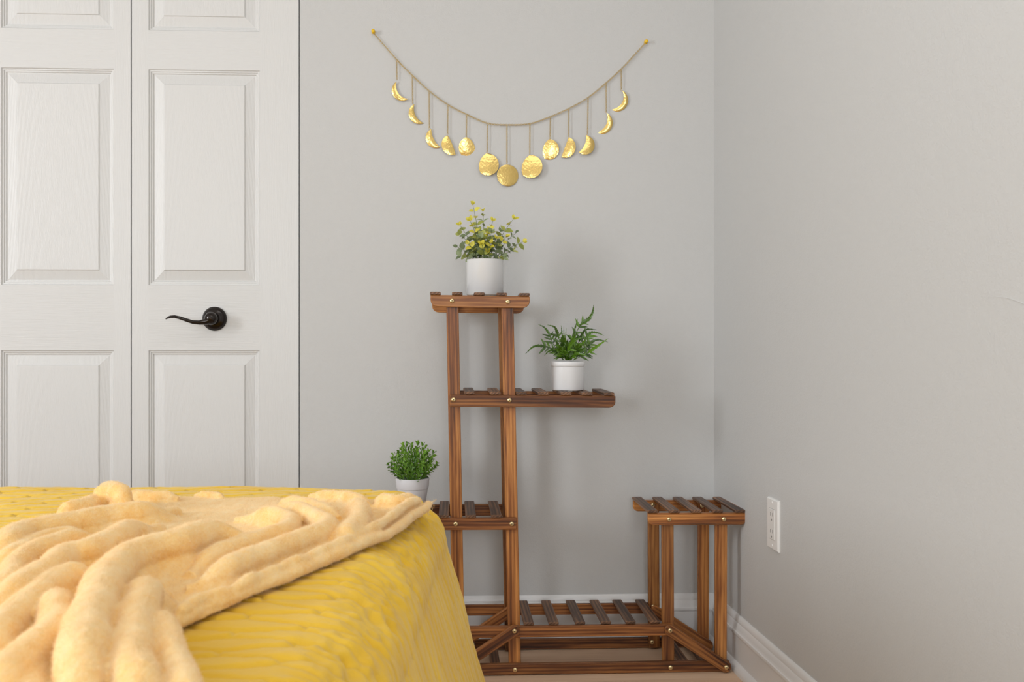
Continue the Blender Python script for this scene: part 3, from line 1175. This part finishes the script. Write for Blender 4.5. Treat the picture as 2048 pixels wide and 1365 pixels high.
SPR = [sprig_mesh(0.060, 7) for _ in range(5)]
cb = c3 + Vector((0, 0, ph3 - 0.012))
ga = math.pi * (3 - math.sqrt(5))
NS = 46
for i in range(NS):
    # directions spread over a dome
    t = (i + 0.5) / NS
    el = math.acos(1 - t * 0.86)
    az = i * ga
    d = Vector((math.sin(el) * math.cos(az), math.sin(el) * math.sin(az), math.cos(el)))
    L = 0.060 + 0.034 * (1 - 0.25 * t) * random.uniform(0.75, 1.1)
    start = cb + Vector((d.x, d.y, 0)) * R3 * 0.55
    end = cb + Vector((d.x * 0.062, d.y * 0.062, 0.026 + d.z * 0.066)) * random.uniform(0.93, 1.06)
    dv = end - start
    s = dv.length / 0.060
    q = dv.to_track_quat('Z', 'Y').to_matrix().to_4x4()
    M = Matrix.Translation(start) @ q @ Matrix.Rotation(random.uniform(0, 6.28), 4, 'Z') @ Matrix.Diagonal((1.0, 1.0, s, 1))
    link('sprig', random.choice(SPR), boxw, M)

# ------------------------------------------------------------------ moon phase garland
OFF = 0.006


def gz(x, y):
    return (720 + x / 3.4133, 40 + y / 3.4133)


def wall_at(x, y, d=OFF):
    px, py = gz(x, y)
    return WB.at(px, py, -d)


strand = [(92, 88), (250, 270), (357, 378), (472, 485), (600, 578), (728, 645), (870, 705), (1003, 716), (1160, 708), (1300, 660), (1425, 605), (1557, 530), (1680, 430), (1783, 335), (1948, 158)]
gl = thing('moon_garland', 'gold chain garland of moon phase pendants strung between two yellow pins', 'wall decoration', WB.at(1020, 75, -0.005))


def link_chain(b, pts, pitch=0.0040, r=0.0020, tr=0.00068):
    # resample at even spacing, alternate the links
    acc = [pts[0]]
    rest = pitch
    for i in range(len(pts) - 1):
        a, c = pts[i], pts[i + 1]
        seg = (c - a).length
        pos = rest
        while pos <= seg:
            acc.append(a.lerp(c, pos / seg))
            pos += pitch
        rest = pos - seg
    for i in range(len(acc) - 1):
        mid = (acc[i] + acc[i + 1]) / 2
        t = (acc[i + 1] - acc[i]).normalized()
        y0_ = WB.ey
        s1 = t.cross(y0_).normalized()
        side = (s1 if i % 2 == 0 else (y0_ * 0.8 + s1 * 0.6)).normalized()
        nrm = t.cross(side)
        n, k = 7, 3
        vs, fs = [], []
        for a in range(n):
            th = 2 * math.pi * a / n
            c = mid + t * math.cos(th) * (pitch * 0.66) + side * math.sin(th) * r
            rad = (t * math.cos(th) + side * math.sin(th)).normalized()
            for e in range(k):
                ph_ = 2 * math.pi * e / k
                vs.append(c + rad * math.cos(ph_) * tr + nrm * math.sin(ph_) * tr)
        for a in range(n):
            for e in range(k):
                a2, e2 = (a + 1) % n, (e + 1) % k
                fs.append((a * k + e, a2 * k + e, a2 * k + e2, a * k + e2))
        b.add(vs, fs)


b = MB()
link_chain(b, bez([wall_at(*p) for p in strand], 8))
b.build('chain', M_chain, gl, smooth=True, fix=False)


def arc(A, B, bulge, n):
    """points from A to B on a circular arc, bulge = sagitta / chord, positive to the left of A->B in picture axes"""
    A, B = np.array(A, float), np.array(B, float)
    ch = B - A
    L = np.linalg.norm(ch)
    nv = np.array([-ch[1], ch[0]]) / L
    if abs(bulge) < 1e-3:
        return [A + ch * t for t in np.linspace(0, 1, n)]
    sg = bulge * L
    R = (L * L / 4 + sg * sg) / (2 * abs(sg))
    sgn = 1 if bulge > 0 else -1
    cen = (A + B) / 2 + nv * (sg - sgn * R)
    a0 = math.atan2(*(A - cen)[::-1])
    a1 = math.atan2(*(B - cen)[::-1])
    da = a1 - a0
    # go the way that passes the bulge point
    want = (A + B) / 2 + nv * sg
    for cand in (da, da + 2 * math.pi, da - 2 * math.pi):
        if abs(cand) > 2 * math.pi:
            continue
        mid = cen + R * np.array([math.cos(a0 + cand / 2), math.sin(a0 + cand / 2)])
        if np.linalg.norm(mid - want) < 1e-3 * R + 0.5:
            da = cand
            break
    return [cen + R * np.array([math.cos(a0 + da * t), math.sin(a0 + da * t)]) for t in np.linspace(0, 1, n)]


# tip A (hung), tip B, sagitta of the left edge, sagitta of the right edge (fractions of the chord, + = left / lower side)
moons = [
    ('crescent_moon', (250, 420), (330, 541), 0.50, 0.24), ('crescent_moon', (372, 573), (436, 702), 0.50, 0.20),
    ('crescent_moon', (487, 743), (549, 868), 0.50, 0.12), ('half_moon', (598, 787), (653, 920), 0.48, -0.04),
    ('gibbous_moon', (728, 800), (768, 943), 0.50, -0.24), ('gibbous_moon', (862, 912), (822, 1047), 0.19, -0.76),
    ('full_moon', None, None, (1008, 1062), 74), ('gibbous_moon', (1160, 923), (1112, 1064), 0.19, -0.74),
    ('gibbous_moon', (1292, 814), (1262, 948), 0.20, -0.60), ('half_moon', (1425, 800), (1374, 937), 0.0, -0.50),
    ('crescent_moon', (1542, 787), (1490, 908), -0.14, -0.66), ('crescent_moon', (1684, 634), (1609, 768), -0.24, -0.52),
    ('crescent_moon', (1790, 480), (1705, 608), -0.30, -0.55)]
hang = [(252, 415), (360, 577), (474, 745), (598, 790), (726, 803), (868, 915), (1003, 992), (1159, 926), (1297, 817), (1425, 802), (1553, 790), (1681, 637), (1784, 482)]
for i, (nm, A_, B_, e0, e1) in enumerate(moons):
    top = strand[i + 1]
    b = MB()
    link_chain(b, [wall_at(top[0], top[1] + 4), wall_at(*hang[i])], 0.0037, 0.0018, 0.00058)
    dc = b.build('pendant_chain', M_chain, gl, smooth=True, fix=False)
    if nm == 'full_moon':
        cx, cy, R = e0[0], e0[1], e1
        n = 24
        left = [np.array([cx - R * math.sin(math.pi * t), cy - R * math.cos(math.pi * t)]) for t in np.linspace(0, 1, n)]
        right = [np.array([cx + R * math.sin(math.pi * t), cy - R * math.cos(math.pi * t)]) for t in np.linspace(0, 1, n)]
    else:
        n = 20
        left, right = arc(A_, B_, e0, n), arc(A_, B_, e1, n)
    # plate local frame: origin at the hang point, tilted a little off the wall
    hp = wall_at(*hang[i], d=OFF - 0.001)
    tx, tz = random.uniform(-0.3, 0.35), random.uniform(-0.25, 0.25)
    M = Matrix.Translation(hp) @ MW.to_3x3().to_4x4() @ Matrix.Rotation(tx * 0.4, 4, 'X') @ Matrix.Rotation(tz * 0.6, 4, 'Z')
    sc = F / hp.y * 3.4133
    K = 5
    b = MB()
    vs, fs = [], []
    def loc(p, y):
        return ((p[0] - hang[i][0]) / sc, y, -(p[1] - hang[i][1]) / sc)
    for layer, y in ((0, -0.0006), (1, 0.0006)):
        for j in range(n):
            for k in range(K):
                p = left[j] + (right[j] - left[j]) * k / (K - 1)
                dome = -0.0016 * math.sin(math.pi * k / (K - 1)) * math.sin(math.pi * j / (n - 1))
                vs.append(loc(p, y + dome + random.uniform(-0.0002, 0.0002)))
    for j in range(n - 1):
        for k in range(K - 1):
            a = j * K + k
            fs.append((a, a + K, a + K + 1, a + 1))
            a2 = a + n * K
            fs.append((a2, a2 + 1, a2 + K + 1, a2 + K))
        for k in (0, K - 1):
            a = j * K + k
            q = (a, a + n * K, a + n * K + K, a + K)
            fs.append(q if k == 0 else q[::-1])
    b.add(vs, fs)
    pl_ = b.build(nm, M_gold, dc, M=M, fix=False)
    smooth_angle(pl_, 50)

for (x, y, lab) in ((92, 84, 'yellow push pin at the left end of the gold garland'), (1950, 153, 'yellow push pin at the right end of the gold garland')):
    p = wall_at(x, y, 0.0)
    b = MB()
    b.lathe([(0.0, 0.0), (0.0045, 0.0), (0.0050, 0.001), (0.0046, 0.0022), (0.0028, 0.003), (0.0026, 0.009), (0.0040, 0.0105), (0.0048, 0.012), (0.0046, 0.0138), (0.0030, 0.0148), (0, 0.015)], 20, axis='-Y')
    o = b.build('push_pin', M_pin, M=Matrix.Translation(p) @ MW.to_3x3().to_4x4(), smooth=True)
    tag(o, lab, 'pin', 'yellow pins holding the garland')

# ------------------------------------------------------------------ wall outlet on the right wall
oc = right_at(1549.5, 1049)
MO = Matrix(((er.x, en.x, 0, oc.x), (er.y, en.y, 0, oc.y), (0, 0, 1, oc.z), (0, 0, 0, 1)))
out = thing('wall_outlet', 'white duplex wall outlet low on the right hand wall', 'outlet', oc)


def bevel_plate(b, w_, h_, y0, y1, bev, mi=0):
    vs = []
    for ww, hh, y in ((w_, h_, y0), (w_, h_, y1 + bev * 0.6), (w_ - bev, h_ - bev, y1)):
        vs += [(-ww / 2, y, -hh / 2), (ww / 2, y, -hh / 2), (ww / 2, y, hh / 2), (-ww / 2, y, hh / 2)]
    fs = [(8, 9, 10, 11)]
    for i in range(2):
        for k in range(4):
            a, c = i * 4 + k, i * 4 + (k + 1) % 4
            fs.append((a, c, c + 4, a + 4))
    b.add(vs, fs, mi)


ow, oh = 0.070, 0.114
b = MB()
bevel_plate(b, ow, oh, 0, -0.006, 0.005)
b.build('cover_plate', M_plate, out, M=MO, fix=False)
b = MB()
bevel_plate(b, 0.0335, 0.067, -0.0058, -0.0075, 0.0012)
o = b.build('receptacle', M_plate, out, M=MO, fix=False)
for s in (-1, 1):
    for x in (-0.0065, 0.0065):
        b = MB()
        b.box(x - 0.001, x + 0.001, -0.0078, -0.0070, s * 0.019 - 0.0005, s * 0.019 + 0.0075)
        b.build('slot', M_hole, o, M=MO)
    b = MB()
    b.lathe([(0.0026, 0.0070), (0.0026, 0.0078), (0, 0.0078)], 12, axis='-Y', origin=(0, 0, s * 0.019 - 0.009))
    b.build('slot', M_hole, o, M=MO)
    b = MB()
    b.lathe([(0.0032, 0.0055), (0.0032, 0.0066), (0.002, 0.0070), (0, 0.0070)], 12, axis='-Y', origin=(0, 0, s * 0.048))
    b.build('screw', M_plate, out, M=MO, smooth=True)
# the frame line round the receptacle
b = MB()
for x0_, x1_, z0_, z1_ in ((-0.0185, -0.0172, -0.0350, 0.0350), (0.0172, 0.0185, -0.0350, 0.0350), (-0.0185, 0.0185, -0.0350, -0.0338), (-0.0185, 0.0185, 0.0338, 0.0350)):
    b.box(x0_, x1_, -0.0063, -0.0059, z0_, z1_)
b.build('seam', plain('outlet_seam_grey', rgb(186, 184, 181), 0.5).mat, out, M=MO)

# ------------------------------------------------------------------ bed, quilt and throw
ZT = 0.550            # top of the quilt
XE, YE = -0.185, 1.725  # where the flat top ends, right side and far end
RB = 0.075
RC = 0.11               # rounding of the bed's corner in plan
XM, YM = -1.72, -0.30  # the other two sides
bed = thing('bed', 'low bed under a yellow quilt in front of the door', 'bed', ((XE + XM) / 2, (YE + YM) / 2, 0))
b = MB()
b.box(XM + 0.03, XE - 0.02, YM + 0.03, YE - 0.03, 0.30, ZT - 0.03)
b.build('mattress', M_mattress, bed)
b = MB()
b.box(XM + 0.05, XE - 0.03, YM + 0.05, YE - 0.02, 0.10, 0.298)
b.build('bed_base', M_mattress, bed)
for x in (XM + 0.1, XE - 0.08):
    for y in (YM + 0.1, YE - 0.1):
        b = MB()
        b.box(x - 0.03, x + 0.03, y - 0.03, y + 0.03, 0.001, 0.10)
        b.build('leg', M_post, bed)

# quilt: a cloth laid on the flat and wrapped over the rounded edges
DROP = 0.38
st = 0.0031
us = np.arange(-1.12, XE + DROP + 0.001, st)
vs_ = np.arange(0.42, YE + DROP + 0.001, st)
U, V = np.meshgrid(us, vs_, indexing='ij')


def fbm(x, y, sc, seed, octs=3):
    """cheap smooth value noise on numpy arrays"""
    tot = np.zeros_like(x)
    amp = 1.0
    rs = np.random.RandomState(seed)
    tab = rs.rand(256, 256)
    for o_ in range(octs):
        X, Yv = x * sc * 2 ** o_ + 31.7 * o_ + 50, y * sc * 2 ** o_ + 17.3 * o_ + 50
        xi, yi = np.floor(X).astype(int), np.floor(Yv).astype(int)
        fx, fy = X - xi, Yv - yi
        fx, fy = fx * fx * (3 - 2 * fx), fy * fy * (3 - 2 * fy)
        g = lambda a, c: tab[a % 256, c % 256]
        tot += amp * ((g(xi, yi) * (1 - fx) + g(xi + 1, yi) * fx) * (1 - fy) + (g(xi, yi + 1) * (1 - fx) + g(xi + 1, yi + 1) * fx) * fy - 0.5)
        amp *= 0.5
    return tot


def quilt_pattern(u, v):
    """height of the stitched bricks: rows along v, staggered, with slanting ends"""
    wu = u + 0.010 * fbm(u, v, 11, 3)
    wv = v + 0.006 * fbm(u, v, 14, 4)
    # staggered rows of long lozenge shaped cells with stitched seams between them
    cw, rw2 = 0.122, 0.053
    a_, b_ = wu / cw, wv / rw2
    m_ = []
    for o1, o2 in ((0, 0), (0.5, 0.5)):
        da = a_ - o1 - np.round(a_ - o1)
        db = b_ - o2 - np.round(b_ - o2)
        m_.append((np.abs(db) + 0.42 * np.abs(da), da, db))
    seam = np.abs(m_[0][0] - m_[1][0])
    first = m_[0][0] < m_[1][0]
    da = np.where(first, m_[0][1], m_[1][1])
    end = np.clip((0.5 - np.abs(da)) / 0.03, 0, 1)
    pv = np.clip(seam / 0.30, 0, 1)
    pv = 1 - (1 - pv) ** 2.4
    pu = (0.25 + 0.75 * end) * (1 + 0.25 * da)
    return pv * pu


ou = np.maximum(U - (XE - RC), 0.0)
ov = np.maximum(V - (YE - RC), 0.0)
rr_ = np.hypot(ou, ov) + 1e-9
dx, dy = ou / rr_, ov / rr_
e = np.maximum(rr_ - RC, 0.0)
arcL = RB * math.pi / 2
ea = np.minimum(e, arcL)
es = np.maximum(e - arcL, 0)
flare = 0.28
outd = RB * np.sin(ea / RB) + es * flare
drop = RB * (1 - np.cos(ea / RB)) + es * 0.977
nx_ = np.where(e > 1e-6, np.sin(ea / RB), 0)
nz_ = np.cos(ea / RB)
Xq = U + dx * (outd - e)
Yq = V + dy * (outd - e)
Zq = ZT - drop
def quilt_h(u, v):
    ez = np.exp(-((u - (XE + 0.05)) / 0.045) ** 2) * (v < YE - 0.02)
    cr = fbm(u, v, 30, 9, 3) * 0.007 * ez + fbm(u, v, 7, 12, 2) * 0.006 - np.abs(fbm(u * 0.8, v, 48, 21, 2)) * 0.013 * ez + fbm(u, v, 120, 22, 2) * 0.0010
    sd_ = np.clip(np.hypot(np.maximum(u - XE, 0), np.maximum(v - YE, 0)) / 0.05, 0, 1)
    return quilt_pattern(u, v) * 0.0050 * (1 - 0.35 * sd_) + cr


hgt = quilt_h(U, V)
Xq = Xq + dx * nx_ * hgt
Yq = Yq + dy * nx_ * hgt
Zq = Zq + nz_ * hgt


def grid_mesh(name, X, Yy, Z, mat, keep=None):
    nu, nv = X.shape
    verts = np.stack([X, Yy, Z], -1).reshape(-1, 3)
    idx = np.arange(nu * nv).reshape(nu, nv)
    quads = np.stack([idx[:-1, :-1], idx[1:, :-1], idx[1:, 1:], idx[:-1, 1:]], -1)
    if keep is not None:
        quads = quads[keep]
    quads = quads.reshape(-1, 4)
    used = np.unique(quads)
    remap = -np.ones(nu * nv, int)
    remap[used] = np.arange(len(used))
    me = bpy.data.meshes.new(name)
    me.from_pydata(verts[used].tolist(), [], remap[quads].tolist())
    me.materials.append(mat)
    me.polygons.foreach_set('use_smooth', [True] * len(me.polygons))
    me.update()
    return me


q = link('quilt', grid_mesh('quilt', Xq, Yq, Zq, M_quilt))
tag(q, 'yellow stitched quilt covering the bed and hanging down its side', 'quilt')
sol = q.modifiers.new('thickness', 'SOLIDIFY')
sol.thickness = 0.004
sol.offset = -1

from mathutils.bvhtree import BVHTree
tree = BVHTree.FromPolygons([tuple(v.co) for v in q.data.vertices], [tuple(p.vertices) for p in q.data.polygons])
# throw: outline and fold crests measured in the photograph, laid out on the bed top


def top_pt(px, py, z):
    h = z - ZT
    d_ = Vector(((px - 1024) / F, 1, -(py - 682.5) / F))
    hit = tree.ray_cast(Vector((0, 0, HC - h)), d_)[0]
    if hit is not None and hit.z > ZT - 0.045 and hit.y > 0.45:
        return (hit.x, hit.y)
    Yp = F * (HC - z) / (py - 682.5)
    return ((px - 1024) / F * Yp, Yp)


def zq(p):
    return (p[0] / 2.2756, 940 + p[1] / 2.2756)


def sgm_dist(X, Y, poly):
    """distance to an open polyline and position 0..1 along it"""
    best = np.full(X.shape, 1e9)
    bt = np.zeros(X.shape)
    n = len(poly) - 1
    for i in range(n):
        ax, ay = poly[i]
        bx, by = poly[i + 1]
        vx, vy = bx - ax, by - ay
        L2 = vx * vx + vy * vy + 1e-12
        t = np.clip(((X - ax) * vx + (Y - ay) * vy) / L2, 0, 1)
        d = np.hypot(X - ax - t * vx, Y - ay - t * vy)
        m_ = d < best
        best = np.where(m_, d, best)
        bt = np.where(m_, (i + t) / n, bt)
    return best, bt


def inside(X, Y, poly):
    r = np.zeros(X.shape, bool)
    n = len(poly)
    for i in range(n):
        ax, ay = poly[i]
        bx, by = poly[(i + 1) % n]
        c_ = ((ay > Y) != (by > Y)) & (X < (bx - ax) * (Y - ay) / (by - ay + 1e-12) + ax)
        r ^= c_
    return r


def smooth_poly(p, n=6):
    return [(v.x, v.y) for v in bez([Vector((a, c, 0)) for a, c in p], n)]


outline_px = [(-160, 1120), (0, 1070), (55, 1050), (115, 1026), (165, 1008), (195, 1000), (215, 990), (250, 986), (300, 989), (370, 988), (460, 990), (560, 991), (660, 991), (730, 993),
              (790, 1003), (845, 1018), (878, 1036), (868, 1038), (800, 1063), (700, 1099), (600, 1137), (520, 1171), (440, 1206), (356, 1238), (342, 1250), (347, 1295), (372, 1345), (398, 1400), (420, 1460),
              (300, 1560), (0, 1560), (-420, 1500), (-420, 1250)]
outline = smooth_poly([(min(a_, -0.124), c_) for a_, c_ in (top_pt(x, y, ZT + 0.012) for x, y in outline_px)], 5)
ZC = ZT + 0.030
# (crest points in the close-up, half width, height, kind)
folds = [
    ([(1900, 166), (1750, 238), (1500, 348), (1300, 430), (1100, 512), (950, 578), (800, 645)], 0.0040, 0.0330, 'roll'),
    ([(1965, 212), (1800, 268), (1600, 345), (1400, 436), (1200, 520), (1050, 578), (900, 640), (785, 690)], 0.0040, 0.0225, 'roll'),
    ([(1600, 130), (1640, 190), (1590, 265), (1520, 325)], 0.020, 0.032, 'fold'),
    ([(1180, 148), (1310, 165), (1430, 212), (1480, 260), (1360, 325), (1150, 400), (980, 455), (840, 485)], 0.019, 0.036, 'fold'),
    ([(1060, 190), (1210, 195), (1310, 222), (1285, 272), (1150, 328), (960, 388), (860, 430)], 0.017, 0.031, 'fold'),
    ([(1190, 238), (1090, 255), (950, 280), (800, 330), (660, 372), (560, 415), (490, 490), (430, 590), (395, 720), (372, 850), (350, 1000), (330, 1120)], 0.024, 0.052, 'fold'),
    ([(720, 205), (610, 245), (510, 315), (410, 378), (300, 412), (150, 495), (0, 585), (-200, 700)], 0.021, 0.040, 'fold'),
    ([(800, 135), (650, 170), (450, 203), (250, 243), (100, 275), (0, 325), (-150, 400)], 0.024, 0.038, 'fold'),
    ([(480, 275), (300, 300), (160, 358), (70, 435), (0, 520), (-120, 640)], 0.017, 0.030, 'fold'),
    ([(420, 268), (220, 298), (70, 366), (-40, 430)], 0.015, 0.028, 'fold'),
    ([(420, 455), (330, 475), (230, 525), (120, 620), (0, 730), (-150, 860)], 0.021, 0.036, 'fold'),
    ([(290, 490), (262, 600), (235, 720), (110, 850), (0, 955), (-120, 1060)], 0.020, 0.038, 'fold'),
    ([(770, 475), (660, 545), (605, 660), (610, 800), (640, 967), (670, 1150)], 0.021, 0.042, 'fold'),
    ([(705, 610), (740, 740), (795, 850), (860, 967), (930, 1120)], 0.017, 0.034, 'fold'),
    ([(200, 700), (160, 850), (120, 1000), (100, 1150)], 0.018, 0.026, 'fold'),
    ([(470, 105), (520, 95), (575, 110)], 0.022, 0.046, 'fold'),
    ([(250, 185), (380, 160), (460, 130)], 0.017, 0.030, 'fold'),
    ([(590, 105), (680, 120), (800, 120)], 0.016, 0.022, 'fold'),
    ([(880, 112), (960, 122), (1010, 128)], 0.010, 0.012, 'fold'),
    ([(1280, 130), (1420, 160), (1540, 200)], 0.016, 0.022, 'fold'),
    ([(1400, 118), (1560, 120), (1660, 150)], 0.016, 0.020, 'fold'),
    ([(1700, 140), (1800, 165), (1870, 150)], 0.018, 0.020, 'fold'),
]
sb = 0.0030
gx = np.arange(-0.95, -0.075, sb)
gy = np.arange(0.42, 1.80, sb)
GX, GY = np.meshgrid(gx, gy, indexing='ij')
wx = GX + 0.010 * fbm(GX, GY, 12, 31, 2)
wy = GY + 0.010 * fbm(GX, GY, 12, 32, 2)
ins = inside(GX, GY, outline)
bd, _ = sgm_dist(GX, GY, outline + [outline[0]])
sd = np.where(ins, bd, -bd)
kk = 520.0
acc = np.exp(kk * (0.0030 + 0.002 * fbm(GX, GY, 18, 40, 3)))
for pts, hw, ht, kind in folds:
    ht *= 0.92 if kind == 'fold' else 0.80
    poly = [top_pt(*zq(p), ZT + ht * 0.8) for p in pts]
    poly = smooth_poly(poly, 4)
    d, t = sgm_dist(wx, wy, poly)
    if kind == 'roll':
        h = 0.35 * ht * (1 + 0.22 * fbm(GX, GY, 30, 77, 2)) * np.clip(1 - (d / hw) ** 2, 0, 1) ** 0.42
        h = np.where(d < hw, h, 0)
    else:
        ends = np.clip(np.minimum(t, 1 - t) / 0.16, 0, 1)
        ends = ends * ends * (3 - 2 * ends)
        dome = np.sqrt(np.clip(1 - (d / (1.45 * hw)) ** 2, 0, 1))
        h = ht * 0.72 * (0.2 + 0.8 * ends) * np.exp(-(d / (1.10 * hw)) ** 2)
    acc = acc + np.exp(kk * h) - 1
hB = np.log(acc) / kk
rim = np.clip(sd / 0.011, 0, 1)
hB = hB * np.sqrt(np.clip(1 - (1 - rim) ** 2, 0, 1))
# plush ribs and clumps of pile
hB += rim * (0.0016 * fbm(GX, GY, 110, 51, 2) + 0.0014 * fbm(GX * 0.4, GY, 60, 53, 2) + 0.0008 * np.sin(GY * 330 + 3 * fbm(GX, GY, 20, 52, 2)) * 0.35)
# cells that touch the inside are kept; their outer corners slide onto the outline
gxx, gyy = np.gradient(sd, sb)
gn = gxx ** 2 + gyy ** 2 + 1e-9
push = np.where(sd < 0, -sd / gn, 0)
push = np.clip(push, 0, 2 * sb)
GX2, GY2 = GX + gxx * push, GY + gyy * push
# the throw lies on the quilt's own surface
base_z = np.full(GX.shape, ZT)
smooth_top = ZT + 0.006
near = (sd > -2.5 * sb)
dn = Vector((0, 0, -1))
for a, c in zip(*np.nonzero(near)):
    hit = tree.ray_cast(Vector((GX2[a, c], GY2[a, c], 1.0)), dn)[0]
    if hit is not None:
        base_z[a, c] = hit.z
def spread(a, n, fn):
    for ax in (0, 1):
        st_ = [np.roll(a, k_, ax) for k_ in range(-n, n + 1)]
        a = fn(st_, 0)
    return a


ok_ = base_z > ZT - 0.03
base_z = np.where(ok_, spread(spread(base_z, 4, np.max), 3, np.mean), base_z)
flat = np.where(base_z > ZT - 0.004, np.maximum(base_z, smooth_top), base_z + 0.004)
base_z = base_z * (1 - rim) + flat * rim + 0.0014
GZ = base_z + hB
k4 = (sd[:-1, :-1] > 0) | (sd[1:, :-1] > 0) | (sd[1:, 1:] > 0) | (sd[:-1, 1:] > 0)
bz_at = lambda x, y: base_z[int(np.clip(round((x - gx[0]) / sb), 0, len(gx) - 1)), int(np.clip(round((y - gy[0]) / sb), 0, len(gy) - 1))]
wmap = lambda x, y: (fbm(np.array([[x]]), np.array([[y]]), 12, 31, 2)[0, 0] * 0.010, fbm(np.array([[x]]), np.array([[y]]), 12, 32, 2)[0, 0] * 0.010)
# the sheet as a closed solid: top, underside and the edge between them
nu, nv = GX2.shape
TOPV = np.stack([GX2, GY2, np.maximum(GZ, base_z + 0.0052)], -1).reshape(-1, 3)
BOTV = np.stack([GX2, GY2, base_z + 0.0012], -1).reshape(-1, 3)
idx = np.arange(nu * nv).reshape(nu, nv)
quads = np.stack([idx[:-1, :-1], idx[1:, :-1], idx[1:, 1:], idx[:-1, 1:]], -1)[k4].reshape(-1, 4)
ed = np.concatenate([quads[:, [0, 1]], quads[:, [1, 2]], quads[:, [2, 3]], quads[:, [3, 0]]])
key = np.sort(ed, 1)
un, inv, cnt = np.unique(key, axis=0, return_inverse=True, return_counts=True)
rimE = ed[cnt[inv.ravel()] == 1]
N0 = nu * nv
allV = np.concatenate([TOPV, BOTV])
allF = np.concatenate([quads, quads[:, ::-1] + N0, np.stack([rimE[:, 1], rimE[:, 0], rimE[:, 0] + N0, rimE[:, 1] + N0], 1)])
used = np.unique(allF)
remap = -np.ones(2 * N0, int)
remap[used] = np.arange(len(used))
tb = MB()
tb.v = [tuple(v_) for v_ in allV[used].tolist()]
tb.f = [tuple(f_) for f_ in remap[allF].tolist()]
tb.m = [0] * len(tb.f)
# the folds and the rolled border, round in section so that they overhang their creases
for n_, (pts, hw, ht, kind) in enumerate(folds):
    ht *= 0.92 if kind == 'fold' else 0.80
    poly = smooth_poly([top_pt(*zq(p), ZT + ht * 0.8) for p in pts], 7)
    c3d, rad = [], []
    for i_, (x_, y_) in enumerate(poly):
        wx_, wy_ = wmap(x_, y_)
        x_, y_ = x_ - wx_, y_ - wy_
        t_ = i_ / (len(poly) - 1)
        bz_ = bz_at(x_, y_)
        lump = noise.noise(Vector((x_ * 26, y_ * 26, n_ * 3.1))) * 0.13 + noise.noise(Vector((x_ * 70, y_ * 70, n_))) * 0.05
        lump += 0.035 * math.sin(t_ * (60 if kind == 'roll' else 38) + 2 * noise.noise(Vector((x_ * 15, y_ * 15, 5.0))))
        if kind == 'roll':
            r_ = 0.0066 * (1 + lump * 1.5)
            end_ = min(1, t_ / 0.03, (1 - t_) / 0.05)
            r_ *= 0.35 + 0.65 * max(0, end_) ** 0.5
            c3d.append((x_, y_, bz_ + 0.0022 + r_ + (0.0062 if n_ == 0 else -0.0006)))
        else:
            end_ = max(0.0, min(1, t_ / 0.22, (1 - t_) / 0.22))
            end_ = end_ * end_ * (3 - 2 * end_)
            r_ = hw * (0.40 + 0.36 * end_) * (1 + lump * 0.8)
            c3d.append((x_, y_, max(bz_ + 0.003 + r_ * 0.5, bz_ + ht * (0.30 + 0.76 * end_) - r_)))
        rad.append(r_)
    tb.tube(c3d, rad, 16)
raw = tb.mesh('throw_raw', M_fleece)
tmp = bpy.data.objects.new('throw_raw', raw)
C.objects.link(tmp)
md = tmp.modifiers.new('weld', 'REMESH')
md.mode = 'VOXEL'
md.voxel_size = 0.0018
md.use_smooth_shade = True
sm_ = tmp.modifiers.new('soft', 'SMOOTH')
sm_.factor = 0.5
sm_.iterations = 2
dg = bpy.context.evaluated_depsgraph_get()
me_t = bpy.data.meshes.new_from_object(tmp.evaluated_get(dg))
me_t.name = 'throw_blanket'
bpy.data.objects.remove(tmp)
bpy.data.meshes.remove(raw)
me_t.materials.clear()
me_t.materials.append(M_fleece)
# plush lumps; nothing sinks into the quilt below
bm = bmesh.new()
bm.from_mesh(me_t)
bm.normal_update()
for v_ in bm.verts:
    p = v_.co
    d_ = noise.noise(p * 60) * 0.0008 + noise.noise(p * 200) * 0.0005
    v_.co = p + v_.normal * d_
    if v_.co.z < ZT + 0.020:
        lq, nq, _i, dq = tree.find_nearest(v_.co, 0.04)
        if lq is not None and (v_.co - lq).dot(nq) < 0.0022:
            v_.co = lq + nq * 0.0022
bm.to_mesh(me_t)
bm.free()
me_t.polygons.foreach_set('use_smooth', [True] * len(me_t.polygons))
th = link('throw_blanket', me_t)
# short plush pile on the throw
pm_ = NT('peach_pile')
pm_.b.inputs['Base Color'].default_value = rgb(255, 226, 182)
pm_.b.inputs['Roughness'].default_value = 0.8
pm_.b.inputs['Specular IOR Level'].default_value = 0.15
me_t.materials.append(pm_.mat)
ps_ = th.modifiers.new('pile', 'PARTICLE_SYSTEM').particle_system
st_ = ps_.settings
st_.type = 'HAIR'
st_.count = 260000
st_.hair_length = 0.0011
st_.hair_step = 2
st_.display_step = 2
st_.render_step = 2
st_.root_radius = 0.24
st_.tip_radius = 0.10
st_.radius_scale = 0.001
st_.factor_random = 0.0005
st_.length_random = 0.5
st_.use_modifier_stack = False
st_.distribution = 'RAND'
st_.material = 2
ps_.seed = 3
tag(th, 'peach plush throw blanket lying in rumpled folds on the yellow quilt', 'blanket')
